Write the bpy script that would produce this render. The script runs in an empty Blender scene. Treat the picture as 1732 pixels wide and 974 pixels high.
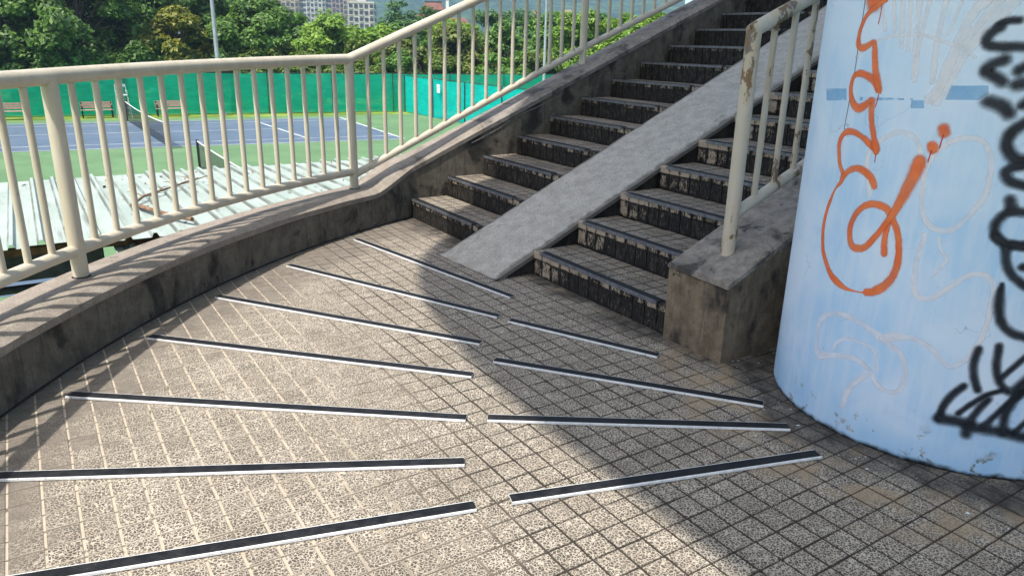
import bpy, math, random
import numpy as np
from mathutils import Vector, Matrix, noise as mnoise

# ---------------------------------------------------------------- camera, sky, sun, exposure
scene = bpy.context.scene
col = scene.collection
cam_d = bpy.data.cameras.new('camera')
cam_d.sensor_width = 36.0
cam_d.lens = 1254.9 / 1732.0 * 36.0
cam_d.clip_start = 0.05
cam_d.clip_end = 20000.0
cam = bpy.data.objects.new('camera', cam_d)
col.objects.link(cam)
YAW, PITCH, ROLL = -0.992618, 0.320019, 0.023878
fw = Vector((math.sin(YAW) * math.cos(PITCH), math.cos(YAW) * math.cos(PITCH), -math.sin(PITCH)))
r0 = Vector((math.cos(YAW), -math.sin(YAW), 0.0))
u0 = r0.cross(fw)
rt = math.cos(ROLL) * r0 + math.sin(ROLL) * u0
up = -math.sin(ROLL) * r0 + math.cos(ROLL) * u0
m = Matrix((rt, up, -fw)).transposed().to_4x4()
m.translation = Vector((3.819, -2.656, 1.44))
cam.matrix_world = m
scene.camera = cam

SHADOW = Vector((-0.158, 0.485, -1.0))          # direction in which the sunlight travels
sun_el = math.atan2(1.0, math.hypot(SHADOW.x, SHADOW.y))
world = bpy.data.worlds.new('World')
scene.world = world
world.use_nodes = True
wn = world.node_tree.nodes
wl = world.node_tree.links
for n in list(wn):
    wn.remove(n)
sky = wn.new('ShaderNodeTexSky')
sky.sky_type = 'NISHITA'
sky.sun_disc = False
sky.sun_elevation = sun_el
sky.sun_rotation = math.atan2(-SHADOW.x, -SHADOW.y)
sky.air_density = 1.0
sky.dust_density = 4.0
sky.ozone_density = 0.6
bg = wn.new('ShaderNodeBackground')
bg.inputs['Strength'].default_value = 0.15
wo = wn.new('ShaderNodeOutputWorld')
wl.new(sky.outputs[0], bg.inputs[0])
wl.new(bg.outputs[0], wo.inputs[0])

sun_d = bpy.data.lights.new('sun', 'SUN')
sun_d.energy = 4.2
sun_d.angle = math.radians(0.53)
sun_d.color = (1.0, 0.94, 0.84)
sun = bpy.data.objects.new('sun', sun_d)
sun.rotation_euler = SHADOW.to_track_quat('-Z', 'Y').to_euler()
sun.location = (2, -6, 14)
col.objects.link(sun)

vs = scene.view_settings
vs.view_transform = 'Standard'
vs.look = 'None'
vs.gamma = 1.0
vs.use_curve_mapping = False
vs.exposure = 0.68
cyc = scene.cycles
cyc.max_bounces = 6
cyc.diffuse_bounces = 3
cyc.glossy_bounces = 2
cyc.transmission_bounces = 4
cyc.transparent_max_bounces = 10
cyc.volume_bounces = 0
cyc.caustics_reflective = False
cyc.caustics_refractive = False

random.seed(7)
rng = np.random.default_rng(11)
PI = math.pi

# ---------------------------------------------------------------- node helpers
class NT:
    def __init__(s, name):
        s.m = bpy.data.materials.new(name)
        s.m.use_nodes = True
        s.t = s.m.node_tree
        for n in list(s.t.nodes):
            s.t.nodes.remove(n)
        s.out = s.t.nodes.new('ShaderNodeOutputMaterial')
        s.geo = None

    def n(s, typ, props=None, **inp):
        nd = s.t.nodes.new(typ)
        for k, v in (props or {}).items():
            setattr(nd, k, v)
        for k, v in inp.items():
            key = int(k[1:]) if k[0] == 'i' and k[1:].isdigit() else k.replace('_', ' ')
            s.set(nd.inputs[key], v)
        return nd

    def set(s, sock, v):
        if isinstance(v, bpy.types.NodeSocket):
            s.t.links.new(v, sock)
        elif isinstance(v, bpy.types.Node):
            s.t.links.new(v.outputs[0], sock)
        else:
            if isinstance(v, (tuple, list)) and len(v) == 3 and sock.type == 'RGBA':
                v = (*v, 1.0)
            sock.default_value = v

    def pos(s):
        if s.geo is None:
            s.geo = s.t.nodes.new('ShaderNodeNewGeometry')
        return s.geo.outputs['Position']

    def nrm(s):
        s.pos()
        return s.geo.outputs['Normal']

    def island(s):
        s.pos()
        return s.geo.outputs['Random Per Island']

    def scale(s, v, sc):
        return s.n('ShaderNodeVectorMath', {'operation': 'MULTIPLY'}, i0=v, i1=sc).outputs[0]

    def noise(s, vec, sc, det=4.0, rough=0.55, dist=0.0):
        return s.n('ShaderNodeTexNoise', None, Vector=vec, Scale=sc, Detail=min(det, 3.5), Roughness=rough, Distortion=dist).outputs[0]

    def noisec(s, vec, sc, det=3.0):
        return s.n('ShaderNodeTexNoise', None, Vector=vec, Scale=sc, Detail=det).outputs[1]

    def ramp(s, v, a, b, lo=0.0, hi=1.0):
        return s.n('ShaderNodeMapRange', {'interpolation_type': 'SMOOTHSTEP'}, i0=v, i1=a, i2=b, i3=lo, i4=hi).outputs[0]

    def math(s, op, a, b=0.0, c=None):
        nd = s.t.nodes.new('ShaderNodeMath')
        nd.operation = op
        s.set(nd.inputs[0], a)
        s.set(nd.inputs[1], b)
        if c is not None:
            s.set(nd.inputs[2], c)
        return nd.outputs[0]

    def mix(s, f, a, b, blend='MIX'):
        nd = s.t.nodes.new('ShaderNodeMix')
        nd.data_type = 'RGBA'
        nd.blend_type = blend
        s.set(nd.inputs[0], f)
        s.set(nd.inputs[6], a)
        s.set(nd.inputs[7], b)
        return nd.outputs[2]

    def sep(s, v):
        return s.n('ShaderNodeSeparateXYZ', None, i0=v).outputs

    def objrand(s):
        return s.n('ShaderNodeObjectInfo').outputs['Random']

    def bump(s, h, strength=0.5, dist=0.01, normal=None):
        nd = s.n('ShaderNodeBump', None, Height=h, Strength=strength, Distance=dist)
        if normal is not None:
            s.set(nd.inputs['Normal'], normal)
        return nd.outputs[0]

    def bsdf(s, color, rough=0.8, normal=None, metallic=0.0, spec=0.4, **kw):
        b = s.n('ShaderNodeBsdfPrincipled')
        s.set(b.inputs['Base Color'], color)
        s.set(b.inputs['Roughness'], rough)
        s.set(b.inputs['Metallic'], metallic)
        s.set(b.inputs['Specular IOR Level'], spec)
        if normal is not None:
            s.set(b.inputs['Normal'], normal)
        for k, v in kw.items():
            s.set(b.inputs[k.replace('_', ' ')], v)
        return b.outputs[0]

    def done(s, sh):
        s.t.links.new(sh, s.out.inputs['Surface'])
        return s.m


def objpos(t):
    return t.n('ShaderNodeTexCoord').outputs['Object']


def m_plain(name, c, rough=0.7, metallic=0.0, var=0.15, sc=6.0, bump=0.0, spec=0.4):
    t = NT(name)
    p = t.pos()
    k = t.noise(p, sc, 5.0)
    f = t.ramp(k, 0.3, 0.7, 1.0 - var, 1.0 + var)
    colr = t.n('ShaderNodeVectorMath', {'operation': 'SCALE'}, i0=(c[0], c[1], c[2]))
    t.set(colr.inputs['Scale'], f)
    nb = t.bump(t.noise(p, sc * 12, 4.0), bump, 0.004) if bump else None
    return t.done(t.bsdf(colr.outputs[0], rough, nb, metallic, spec))


M = {}

# ---- vermiculated floor tiles
def tile_mat(name, riser=False, stair=False):
    t = NT(name)
    p = t.pos()
    x, y, z = t.sep(p)
    wob = t.noisec(p, 60.0, 2.0)
    v1 = t.n('ShaderNodeVectorMath', {'operation': 'SCALE'}, i0=wob)
    v1.inputs['Scale'].default_value = 0.016
    pd = t.n('ShaderNodeVectorMath', {'operation': 'ADD'}, i0=p, i1=v1.outputs[0]).outputs[0]
    vor = t.n('ShaderNodeTexVoronoi', {'feature': 'DISTANCE_TO_EDGE', 'voronoi_dimensions': '3D'}, Vector=pd, Scale=94.0, Randomness=1.0).outputs[0]
    ridge = t.ramp(vor, 0.05, 0.135, 1.0, 0.0)
    if stair:
        ph = t.math('GREATER_THAN', x, -0.01)
        xs = t.math('ADD', x, t.math('MULTIPLY', t.math('SUBTRACT', 1.0, ph), 0.705))
        fx_ = t.math('FRACT', t.math('ADD', t.math('DIVIDE', xs, 0.0965), 40.0))
        ym = t.math('MODULO', t.math('ADD', y, 3.525), 0.3525)
        fy_ = t.math('FRACT', t.math('ADD', t.math('DIVIDE', t.math('SUBTRACT', ym, 0.0507), 0.0965), 4.0))
    else:
        fx_ = t.math('FRACT', t.math('ADD', t.math('DIVIDE', t.math('SUBTRACT', x, 2.239), 0.0965), 80.0))
        fy_ = t.math('FRACT', t.math('ADD', t.math('DIVIDE', t.math('SUBTRACT', y, 0.005), 0.0965), 80.0))
    bd = t.math('MINIMUM', t.math('MINIMUM', fx_, t.math('SUBTRACT', 1.0, fx_)), t.math('MINIMUM', fy_, t.math('SUBTRACT', 1.0, fy_)))
    if not stair:
        joint_shade = t.ramp(t.math('ADD', t.math('ADD', y, t.math('MULTIPLY', x, 0.18)), t.math('MULTIPLY', t.noise(p, 3.0, 4.0), 0.8)), -1.35, -0.65)  # dirty tile borders, painted darker on the floor's shaded side, pale in the sun
        ridge = t.math('MAXIMUM', ridge, t.math('MULTIPLY', t.ramp(bd, 0.060, 0.042, 0.0, 0.85), t.math('SUBTRACT', 1.0, joint_shade)))
    # large scale wear: towards the curb and round the pillar the relief is worn flat and filled with grime
    dc = t.n('ShaderNodeVectorMath', {'operation': 'DISTANCE'}, i0=t.n('ShaderNodeCombineXYZ', None, i0=x, i1=y, i2=0.0).outputs[0], i1=(3.946, 2.335, 0.0)).outputs[1]
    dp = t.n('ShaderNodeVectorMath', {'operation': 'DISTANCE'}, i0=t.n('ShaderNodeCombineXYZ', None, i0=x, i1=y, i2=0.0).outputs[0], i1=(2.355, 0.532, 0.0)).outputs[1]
    big = t.noise(p, 2.2, 4.0)
    isl = t.math('FRACT', t.math('ADD', t.objrand(), t.island()))
    rnd = isl
    if stair:
        worn = t.ramp(big, 0.60, 0.8, 0.0, 0.4)
        grime = t.ramp(t.noise(p, 4.0, 5.0), 0.45, 0.75, 0.12, 0.7)
        rnd = isl
    else:
        jit = t.math('ADD', t.math('MULTIPLY', t.math('SUBTRACT', big, 0.5), 0.9), t.math('MULTIPLY', t.math('SUBTRACT', isl, 0.5), 0.10))
        worn = t.ramp(t.math('ADD', dc, jit), 5.66, 5.98)
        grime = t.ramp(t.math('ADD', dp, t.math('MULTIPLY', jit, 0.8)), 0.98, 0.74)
        gf = t.ramp(t.math('ADD', t.math('MULTIPLY', y, -1.0), t.math('MULTIPLY', t.math('SUBTRACT', big, 0.5), 0.7)), 0.26, 0.03)
        grime = t.math('MAXIMUM', grime, gf)
    pit = t.mix(t.ramp(t.noise(p, 9.0, 3.0), 0.3, 0.7), (0.082, 0.070, 0.057), (0.140, 0.121, 0.100))
    top = t.mix(t.ramp(t.noise(p, 5.0, 4.0), 0.3, 0.7), (0.425, 0.368, 0.295), (0.550, 0.486, 0.402))
    base = t.mix(ridge, pit, top)
    base = t.mix(t.math('MULTIPLY', t.ramp(rnd, 0.6, 1.0, 0.0, 0.14), 1.0), base, (0.115, 0.10, 0.086))
    flat = t.mix(t.ramp(t.noise(p, 14.0, 6.0, 0.7), 0.3, 0.7), (0.13, 0.112, 0.095), (0.205, 0.178, 0.150))
    base = t.mix(t.math('MULTIPLY', worn, 0.85), base, flat)
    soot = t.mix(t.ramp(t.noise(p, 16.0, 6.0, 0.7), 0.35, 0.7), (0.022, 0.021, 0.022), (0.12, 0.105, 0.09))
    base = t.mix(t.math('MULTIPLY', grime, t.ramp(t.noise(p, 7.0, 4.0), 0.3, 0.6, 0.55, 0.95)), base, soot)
    if stair:
        base = t.mix(t.ramp(bd, 0.08, 0.05, 0.0, 0.6), base, (0.03, 0.026, 0.022))
    else:
        base = t.mix(t.math('MULTIPLY', t.math('MULTIPLY', t.ramp(bd, 0.060, 0.038, 0.0, 0.8), joint_shade), t.ramp(t.noise(p, 5.5, 3.0), 0.35, 0.65, 0.15, 1.0)), base, (0.035, 0.030, 0.026))
        ring = t.math('MULTIPLY', t.ramp(dp, 0.80, 0.90), t.ramp(dp, 1.30, 1.02))
        base = t.mix(t.math('MULTIPLY', ring, t.ramp(t.noise(p, 6.0, 3.0), 0.42, 0.62, 0.0, 0.65)), base, (0.36, 0.265, 0.16))
    tan = t.ramp(t.noise(p, 4.3, 3.0), 0.60, 0.72, 0.0, 0.4)
    base = t.mix(t.math('MULTIPLY', tan, grime), base, (0.33, 0.235, 0.13))
    spots = t.ramp(t.noise(p, 23.0, 2.0), 0.70, 0.76)
    base = t.mix(t.math('MULTIPLY', spots, 0.5), base, (0.05, 0.045, 0.04))
    nb = t.bump(t.math('MULTIPLY', ridge, t.math('SUBTRACT', 1.0, t.math('MULTIPLY', worn, 0.8))), 0.55, 0.0022)
    nb = t.bump(t.noise(p, 300.0, 3.0), 0.25, 0.0012, nb)
    return t.done(t.bsdf(base, 0.78, nb, 0, 0.3))


def grout_mat():
    t = NT('grout')
    p = t.pos()
    x, y, z = t.sep(p)
    k = t.ramp(t.math('ADD', t.math('ADD', y, t.math('MULTIPLY', x, 0.18)), t.math('MULTIPLY', t.noise(p, 3.0, 4.0), 0.8)), -1.35, -0.65)  # same mask: shade put into the joint colour, dark there and pale in sun
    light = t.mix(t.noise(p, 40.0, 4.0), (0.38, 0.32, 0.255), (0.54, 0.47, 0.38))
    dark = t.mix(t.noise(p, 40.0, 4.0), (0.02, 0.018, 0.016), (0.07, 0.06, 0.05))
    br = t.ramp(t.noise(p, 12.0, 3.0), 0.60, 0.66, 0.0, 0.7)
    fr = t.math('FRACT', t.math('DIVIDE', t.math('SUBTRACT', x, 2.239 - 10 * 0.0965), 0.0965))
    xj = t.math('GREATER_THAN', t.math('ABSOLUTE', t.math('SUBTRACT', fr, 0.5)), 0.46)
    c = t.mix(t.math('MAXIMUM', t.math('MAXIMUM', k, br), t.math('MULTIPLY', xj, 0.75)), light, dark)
    return t.done(t.bsdf(c, 0.95, t.bump(t.noise(p, 250.0), 0.4, 0.002), 0, 0.1))


def riser_mat(name, clean, single=True):
    """beige glazed riser tiles overgrown with black algae in vertical runs"""
    t = NT(name)
    p = t.pos()
    x, y, z = t.sep(p)
    streak = t.noise(t.scale(p, (1.0, 1.0, 0.33)), 105.0, 5.0, 0.7)
    blot = t.noise(p, 19.0, 6.0, 0.7)
    isl = t.math('FRACT', t.math('ADD', t.objrand(), t.island()))
    near = t.ramp(x, 0.55, 0.0, 0.0, 0.16)              # beside the ramp the tiles stay cleaner
    near = t.math('MULTIPLY', near, t.ramp(x, -0.02, 0.0))
    k = t.math('ADD', t.math('ADD', t.math('MULTIPLY', streak, 0.55), t.math('MULTIPLY', blot, 0.45)), t.math('MULTIPLY', t.math('SUBTRACT', isl, 0.5), 0.11))
    k = t.math('ADD', k, near)
    k = t.math('SUBTRACT', k, t.ramp(x, -0.75, -0.95, 0.0, 0.055))
    k = t.math('SUBTRACT', k, t.ramp(z, 0.5, 1.5, 0.0, 0.03))
    if single:
        gx, gy, gz = t.sep(t.n('ShaderNodeTexCoord').outputs['Generated'])
        ex = t.math('MINIMUM', t.math('MINIMUM', gx, t.math('SUBTRACT', 1.0, gx)), t.math('MINIMUM', gz, t.math('SUBTRACT', 1.0, gz)))
        k = t.math('ADD', k, t.ramp(ex, 0.0, 0.22, -0.10, 0.02))
    f = t.ramp(k, clean - 0.02, clean + 0.13)
    tile = t.mix(t.noise(p, 18.0, 4.0), (0.30, 0.235, 0.165), (0.46, 0.385, 0.295))
    black = t.mix(t.ramp(t.noise(t.scale(p, (1, 1, 0.3)), 70.0, 5.0, 0.7), 0.45, 0.75), (0.010, 0.0095, 0.009), (0.075, 0.066, 0.055))
    c = t.mix(f, black, tile)
    nb = t.bump(t.math('ADD', t.math('MULTIPLY', f, 0.6), t.noise(p, 120.0, 4.0)), 0.5, 0.003)
    return t.done(t.bsdf(c, 0.75, nb, 0, 0.3))


def concrete_mat(name, a, b, stain, amount, sc=1.0, streaks=0.0, bump=0.5, cracks=True, speck=0.3, edge=False):
    t = NT(name)
    p = t.pos()
    fine = t.noise(p, 55.0 * sc, 6.0, 0.7)
    mid = t.noise(p, 7.0 * sc, 6.0, 0.6)
    big = t.noise(t.scale(p, (1, 1, 0.6)), 2.6 * sc, 5.0, 0.6, 0.4)
    c = t.mix(t.ramp(mid, 0.3, 0.7), a, b)
    c = t.mix(t.ramp(fine, 0.35, 0.75, 0.0, 0.35), c, (a[0] * 0.45, a[1] * 0.45, a[2] * 0.45))
    st = t.ramp(t.math('ADD', t.math('MULTIPLY', big, 0.7), t.math('MULTIPLY', mid, 0.3)), 0.62 - amount * 0.3, 0.74 - amount * 0.3)
    c = t.mix(t.math('MULTIPLY', st, 0.92), c, stain)
    sp = t.noise(p, 190.0, 2.0, 0.6)
    c = t.mix(t.ramp(sp, 0.50, 0.70, 0.0, speck), c, (a[0] * 0.25, a[1] * 0.25, a[2] * 0.25))
    if streaks:
        sk = t.noise(t.scale(p, (1, 1, 0.08)), 20.0 * sc, 5.0, 0.6)
        c = t.mix(t.ramp(sk, 0.52, 0.70, 0.0, streaks), c, stain)
    if edge:
        x, y, z = t.sep(p)
        dd = t.math('MINIMUM', t.math('ADD', x, 0.712), t.math('SUBTRACT', 0.006, x))
        em = t.ramp(t.math('ADD', dd, t.math('MULTIPLY', t.math('SUBTRACT', t.noise(p, 12.0, 3.0), 0.5), 0.07)), 0.05, 0.012, 0.0, 0.75)
        c = t.mix(em, c, (0.10, 0.092, 0.08))
    if cracks:
        cv = t.n('ShaderNodeTexVoronoi', {'feature': 'DISTANCE_TO_EDGE'}, Vector=t.n('ShaderNodeVectorMath', {'operation': 'ADD'}, i0=p, i1=t.scale(t.noisec(p, 5.0, 4.0), (0.3, 0.3, 0.3))).outputs[0], Scale=1.5).outputs[0]
        ck = t.math('MULTIPLY', t.ramp(cv, 0.0, 0.006, 1.0, 0.0), t.ramp(t.noise(p, 1.7, 2.0), 0.5, 0.6))
        c = t.mix(t.math('MULTIPLY', ck, 0.8), c, (0.02, 0.018, 0.016))
        hh = t.math('SUBTRACT', t.math('ADD', fine, mid), ck)
    else:
        hh = t.math('ADD', fine, mid)
    nb = t.bump(hh, bump, 0.006)
    nb = t.bump(t.noise(p, 260.0, 3.0), 0.35, 0.0015, nb)
    return t.done(t.bsdf(c, 0.88, nb, 0, 0.25))


def paint_metal(name, c, wear=0.62, rust=(0.20, 0.12, 0.06), grey=(0.16, 0.155, 0.15)):
    t = NT(name)
    p = t.pos()
    k = t.noise(t.scale(p, (1, 1, 0.30)), 6.5, 6.0, 0.6)
    k2 = t.noise(t.scale(p, (1, 1, 0.6)), 22.0, 5.0, 0.7)
    lo = (c[0] * 0.86, c[1] * 0.84, c[2] * 0.80)
    base = t.mix(t.ramp(k, 0.3, 0.7), lo, c)
    chip = t.ramp(t.math('ADD', t.math('MULTIPLY', k, 0.6), t.math('MULTIPLY', k2, 0.4)), wear, wear + 0.03)
    base = t.mix(t.math('MULTIPLY', t.ramp(k, wear - 0.10, wear + 0.02), 0.45), base, (0.40, 0.29, 0.15))
    base = t.mix(chip, base, t.mix(t.ramp(k2, 0.45, 0.6), grey, rust))
    dirt = t.ramp(t.noise(p, 60.0, 3.0), 0.68, 0.76, 0.0, 0.45)
    base = t.mix(dirt, base, (0.10, 0.09, 0.075))
    nb = t.bump(t.math('ADD', t.math('MULTIPLY', chip, -1.0), t.math('MULTIPLY', k2, 0.5)), 0.35, 0.002)
    return t.done(t.bsdf(base, t.ramp(k, 0.3, 0.7, 0.36, 0.55), nb, 0, 0.5))


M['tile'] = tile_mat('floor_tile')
M['stair_tile'] = tile_mat('stair_tile', stair=True)
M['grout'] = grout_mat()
M['riser'] = riser_mat('riser_tile', 0.60)
M['edge'] = riser_mat('edge_tile', 0.45)
M['riser_far'] = riser_mat('riser_tile_far', 0.60, False)
M['edge_far'] = riser_mat('edge_tile_far', 0.52, False)
M['wall'] = concrete_mat('parapet_concrete', (0.115, 0.100, 0.079), (0.205, 0.180, 0.143), (0.030, 0.028, 0.026), 0.42, 1.5, 0.35)
M['stairwall'] = concrete_mat('stair_wall_concrete', (0.07, 0.062, 0.05), (0.15, 0.13, 0.105), (0.018, 0.018, 0.018), 0.62, 1.2, 0.35)
M['coping'] = concrete_mat('coping_concrete', (0.27, 0.232, 0.195), (0.36, 0.315, 0.268), (0.13, 0.113, 0.098), 0.22, 1.6, 0.0, 0.6, False, 0.6)
M['coping_dark'] = concrete_mat('coping_concrete_worn', (0.21, 0.19, 0.175), (0.34, 0.305, 0.275), (0.075, 0.07, 0.066), 0.40, 1.8, 0.0, 0.9, False)
M['block'] = concrete_mat('end_wall_concrete', (0.15, 0.118, 0.080), (0.27, 0.215, 0.150), (0.035, 0.031, 0.027), 0.45, 1.6, 0.4)
M['blocktop'] = concrete_mat('end_wall_top', (0.20, 0.18, 0.155), (0.36, 0.325, 0.285), (0.045, 0.043, 0.042), 0.42, 2.4, 0.0, 0.6, False)
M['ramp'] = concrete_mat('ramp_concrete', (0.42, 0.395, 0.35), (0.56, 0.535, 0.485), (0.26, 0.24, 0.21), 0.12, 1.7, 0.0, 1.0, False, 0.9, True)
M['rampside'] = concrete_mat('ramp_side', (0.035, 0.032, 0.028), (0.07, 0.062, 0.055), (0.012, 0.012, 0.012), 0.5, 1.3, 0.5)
M['dark_joint'] = m_plain('dark_joint', (0.022, 0.020, 0.018), 0.95, 0, 0.3, 20)
M['deck'] = concrete_mat('deck_concrete', (0.42, 0.40, 0.38), (0.52, 0.50, 0.47), (0.3, 0.28, 0.26), 0.1, 0.3, 0.1, 0.2, False)
M['rail'] = paint_metal('cream_rail_paint', (0.64, 0.575, 0.465), 0.69)
M['rail_worn'] = paint_metal('worn_cream_rail_paint', (0.60, 0.555, 0.47), 0.542)
def alu_mat():
    t = NT('scuffed_aluminium')
    p = t.pos()
    k = t.noise(p, 26.0, 5.0, 0.7)
    c = t.mix(t.ramp(k, 0.35, 0.65), (0.72, 0.73, 0.74), (0.88, 0.89, 0.90))
    d = t.ramp(t.noise(p, 70.0, 4.0, 0.7), 0.60, 0.72, 0.0, 0.75)
    c = t.mix(d, c, (0.13, 0.115, 0.095))
    return t.done(t.bsdf(c, t.ramp(k, 0.3, 0.7, 0.3, 0.5), t.bump(k, 0.2, 0.001), 0, 0.5))


M['alu'] = alu_mat()
M['rail_post'] = paint_metal('chipped_post_paint', (0.60, 0.555, 0.47), 0.50)
M['alu_dull'] = m_plain('dull_aluminium', (0.19, 0.20, 0.22), 0.45, 0.5, 0.25, 30.0, 0.1, 0.5)


def rubber_mat():
    t = NT('black_rubber')
    p = t.pos()
    k = t.noise(p, 30.0, 5.0)
    sp = t.ramp(t.noise(p, 140.0, 2.0), 0.70, 0.78, 0.0, 0.5)
    c = t.mix(t.ramp(k, 0.35, 0.7), (0.009, 0.010, 0.012), (0.024, 0.025, 0.029))
    c = t.mix(sp, c, (0.25, 0.22, 0.18))
    return t.done(t.bsdf(c, t.ramp(k, 0.3, 0.7, 0.52, 0.72), t.bump(k, 0.2, 0.001), 0, 0.28))


M['rubber'] = rubber_mat()

# ---------------------------------------------------------------- object helpers
def tag(o, label=None, cat=None, group=None, kind=None):
    if label: o['label'] = label
    if cat: o['category'] = cat
    if group: o['group'] = group
    if kind: o['kind'] = kind
    return o


def empty(name, loc=(0, 0, 0), label=None, cat=None, group=None):
    o = bpy.data.objects.new(name, None)
    o.location = loc
    o.empty_display_size = 0.2
    col.objects.link(o)
    return tag(o, label, cat, group)


def link(name, me, mat=None, parent=None, loc=None):
    o = bpy.data.objects.new(name, me)
    col.objects.link(o)
    if mat is not None and len(me.materials) == 0:
        me.materials.append(mat)
    if parent is not None:
        o.parent = parent
        # world position = given geometry/location: cancel the parent's offset
        wp = Vector((0, 0, 0))
        q = parent
        while q is not None:
            wp += q.location
            q = q.parent
        o.location = (Vector(loc) if loc is not None else Vector((0, 0, 0))) - wp
    elif loc is not None:
        o.location = loc
    return o


def mesh(name, V, F, smooth=False):
    me = bpy.data.meshes.new(name)
    me.from_pydata([tuple(v) for v in V], [], F)
    if smooth:
        me.polygons.foreach_set('use_smooth', [True] * len(me.polygons))
    me.update()
    return me


class MB:
    """collects simple solids into one mesh"""
    def __init__(s):
        s.V = []
        s.F = []

    def add(s, V, F):
        b = len(s.V)
        s.V += [tuple(v) for v in V]
        s.F += [tuple(i + b for i in f) for f in F]
        return s

    def box(s, x0, x1, y0, y1, z0, z1, ch=0.0):
        if ch <= 0:
            V = [(x0, y0, z0), (x1, y0, z0), (x1, y1, z0), (x0, y1, z0), (x0, y0, z1), (x1, y0, z1), (x1, y1, z1), (x0, y1, z1)]
            F = [(3, 2, 1, 0), (4, 5, 6, 7), (0, 1, 5, 4), (1, 2, 6, 5), (2, 3, 7, 6), (3, 0, 4, 7)]
        else:
            V = [(x0, y0, z0), (x1, y0, z0), (x1, y1, z0), (x0, y1, z0),
                 (x0, y0, z1 - ch), (x1, y0, z1 - ch), (x1, y1, z1 - ch), (x0, y1, z1 - ch),
                 (x0 + ch, y0 + ch, z1), (x1 - ch, y0 + ch, z1), (x1 - ch, y1 - ch, z1), (x0 + ch, y1 - ch, z1)]
            F = [(3, 2, 1, 0), (8, 9, 10, 11)]
            for a in (0, 4):
                for i in range(4):
                    j = (i + 1) % 4
                    F.append((a + i, a + j, a + 4 + j, a + 4 + i))
        return s.add(V, F)

    def sweep(s, path, prof, closed_prof=True, caps=True):
        """prof: list of (side, up) pairs; path: list of (pos, side vector, up vector)"""
        n = len(prof)
        V = []
        F = []
        for (pp, sd, uu) in path:
            for a, b in prof:
                V.append(Vector(pp) + Vector(sd) * a + Vector(uu) * b)
        for i in range(len(path) - 1):
            for j in range(n if closed_prof else n - 1):
                k = (j + 1) % n
                F.append((i * n + j, i * n + k, (i + 1) * n + k, (i + 1) * n + j))
        if caps and closed_prof:
            F.append(tuple(range(n - 1, -1, -1)))
            e = (len(path) - 1) * n
            F.append(tuple(range(e, e + n)))
        return s.add(V, F)

    def tube(s, pts, rad, seg=12, caps=True):
        """round pipe through pts with mitred joints; rad a number or one per point"""
        pts = [Vector(q) for q in pts]
        rr = rad if isinstance(rad, (list, tuple)) else [rad] * len(pts)
        V = []
        F = []
        ref = None
        for i, q in enumerate(pts):
            d0 = (pts[i] - pts[i - 1]).normalized() if i else None
            d1 = (pts[i + 1] - pts[i]).normalized() if i < len(pts) - 1 else None
            d = (d0 + d1).normalized() if d0 and d1 else (d0 or d1)
            if ref is None:
                ref = d.orthogonal().normalized()
                if abs(d.z) < 0.9:
                    ref = (Vector((0, 0, 1)) - d * d.z).normalized()
            else:
                ref = (ref - d * ref.dot(d)).normalized()
            o = d.cross(ref)
            k = 1.0
            if d0 and d1:
                k = 1.0 / max(0.5, d.dot(d1))
            for j in range(seg):
                a = 2 * PI * j / seg
                V.append(q + (ref * math.cos(a) + o * math.sin(a)) * rr[i])
        for i in range(len(pts) - 1):
            for j in range(seg):
                k = (j + 1) % seg
                F.append((i * seg + j, i * seg + k, (i + 1) * seg + k, (i + 1) * seg + j))
        if caps:
            F.append(tuple(range(seg - 1, -1, -1)))
            e = (len(pts) - 1) * seg
            F.append(tuple(range(e, e + seg)))
        return s.add(V, F)

    def build(s, name, mat=None, parent=None, smooth=False, loc=None):
        me = mesh(name, s.V, s.F, smooth)
        if smooth:
            try:
                me.set_sharp_from_angle(angle=math.radians(40))
            except Exception:
                pass
        return link(name, me, mat, parent, loc)

# ---------------------------------------------------------------- large structure: ground, platform, walls, stairs
CX, CY, RIN = 3.946, 2.335, 6.2375          # centre and radius of the curved parapet's inner face
TP = 0.0965                                  # tile pitch
RISE, TREAD = 0.16, 0.3525
XL, XR0, XR1, XB = -1.84, -0.705, 0.0, 1.24  # left wall, ramp, right wall
ZG = -3.2                                    # level of the tennis courts below


def grass_mat():
    t = NT('grass_ground')
    p = t.pos()
    k = t.noise(p, 0.35, 6.0, 0.6)
    c = t.mix(t.ramp(k, 0.35, 0.65), (0.10, 0.17, 0.03), (0.22, 0.30, 0.06))
    return t.done(t.bsdf(c, 0.95, t.bump(t.noise(p, 6.0, 5.0), 0.8, 0.08), 0, 0.1))


def court_mat(name, a, b):
    t = NT(name)
    p = t.pos()
    k = t.noise(p, 0.5, 6.0, 0.62)
    s = t.noise(t.scale(p, (0.3, 1.0, 1.0)), 2.0, 5.0, 0.6)
    c = t.mix(t.ramp(k, 0.3, 0.7), a, b)
    c = t.mix(t.ramp(s, 0.55, 0.75, 0.0, 0.22), c, (a[0] * 0.6, a[1] * 0.6, a[2] * 0.65))
    return t.done(t.bsdf(c, 0.85, None, 0, 0.25))


M['grass'] = grass_mat()
M['court_green'] = court_mat('court_green', (0.100, 0.190, 0.092), (0.132, 0.235, 0.115))
M['court_blue'] = court_mat('court_blue', (0.080, 0.122, 0.175), (0.108, 0.152, 0.212))
M['line'] = m_plain('court_line_paint', (0.50, 0.53, 0.55), 0.8, 0, 0.2, 2.0)

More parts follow.
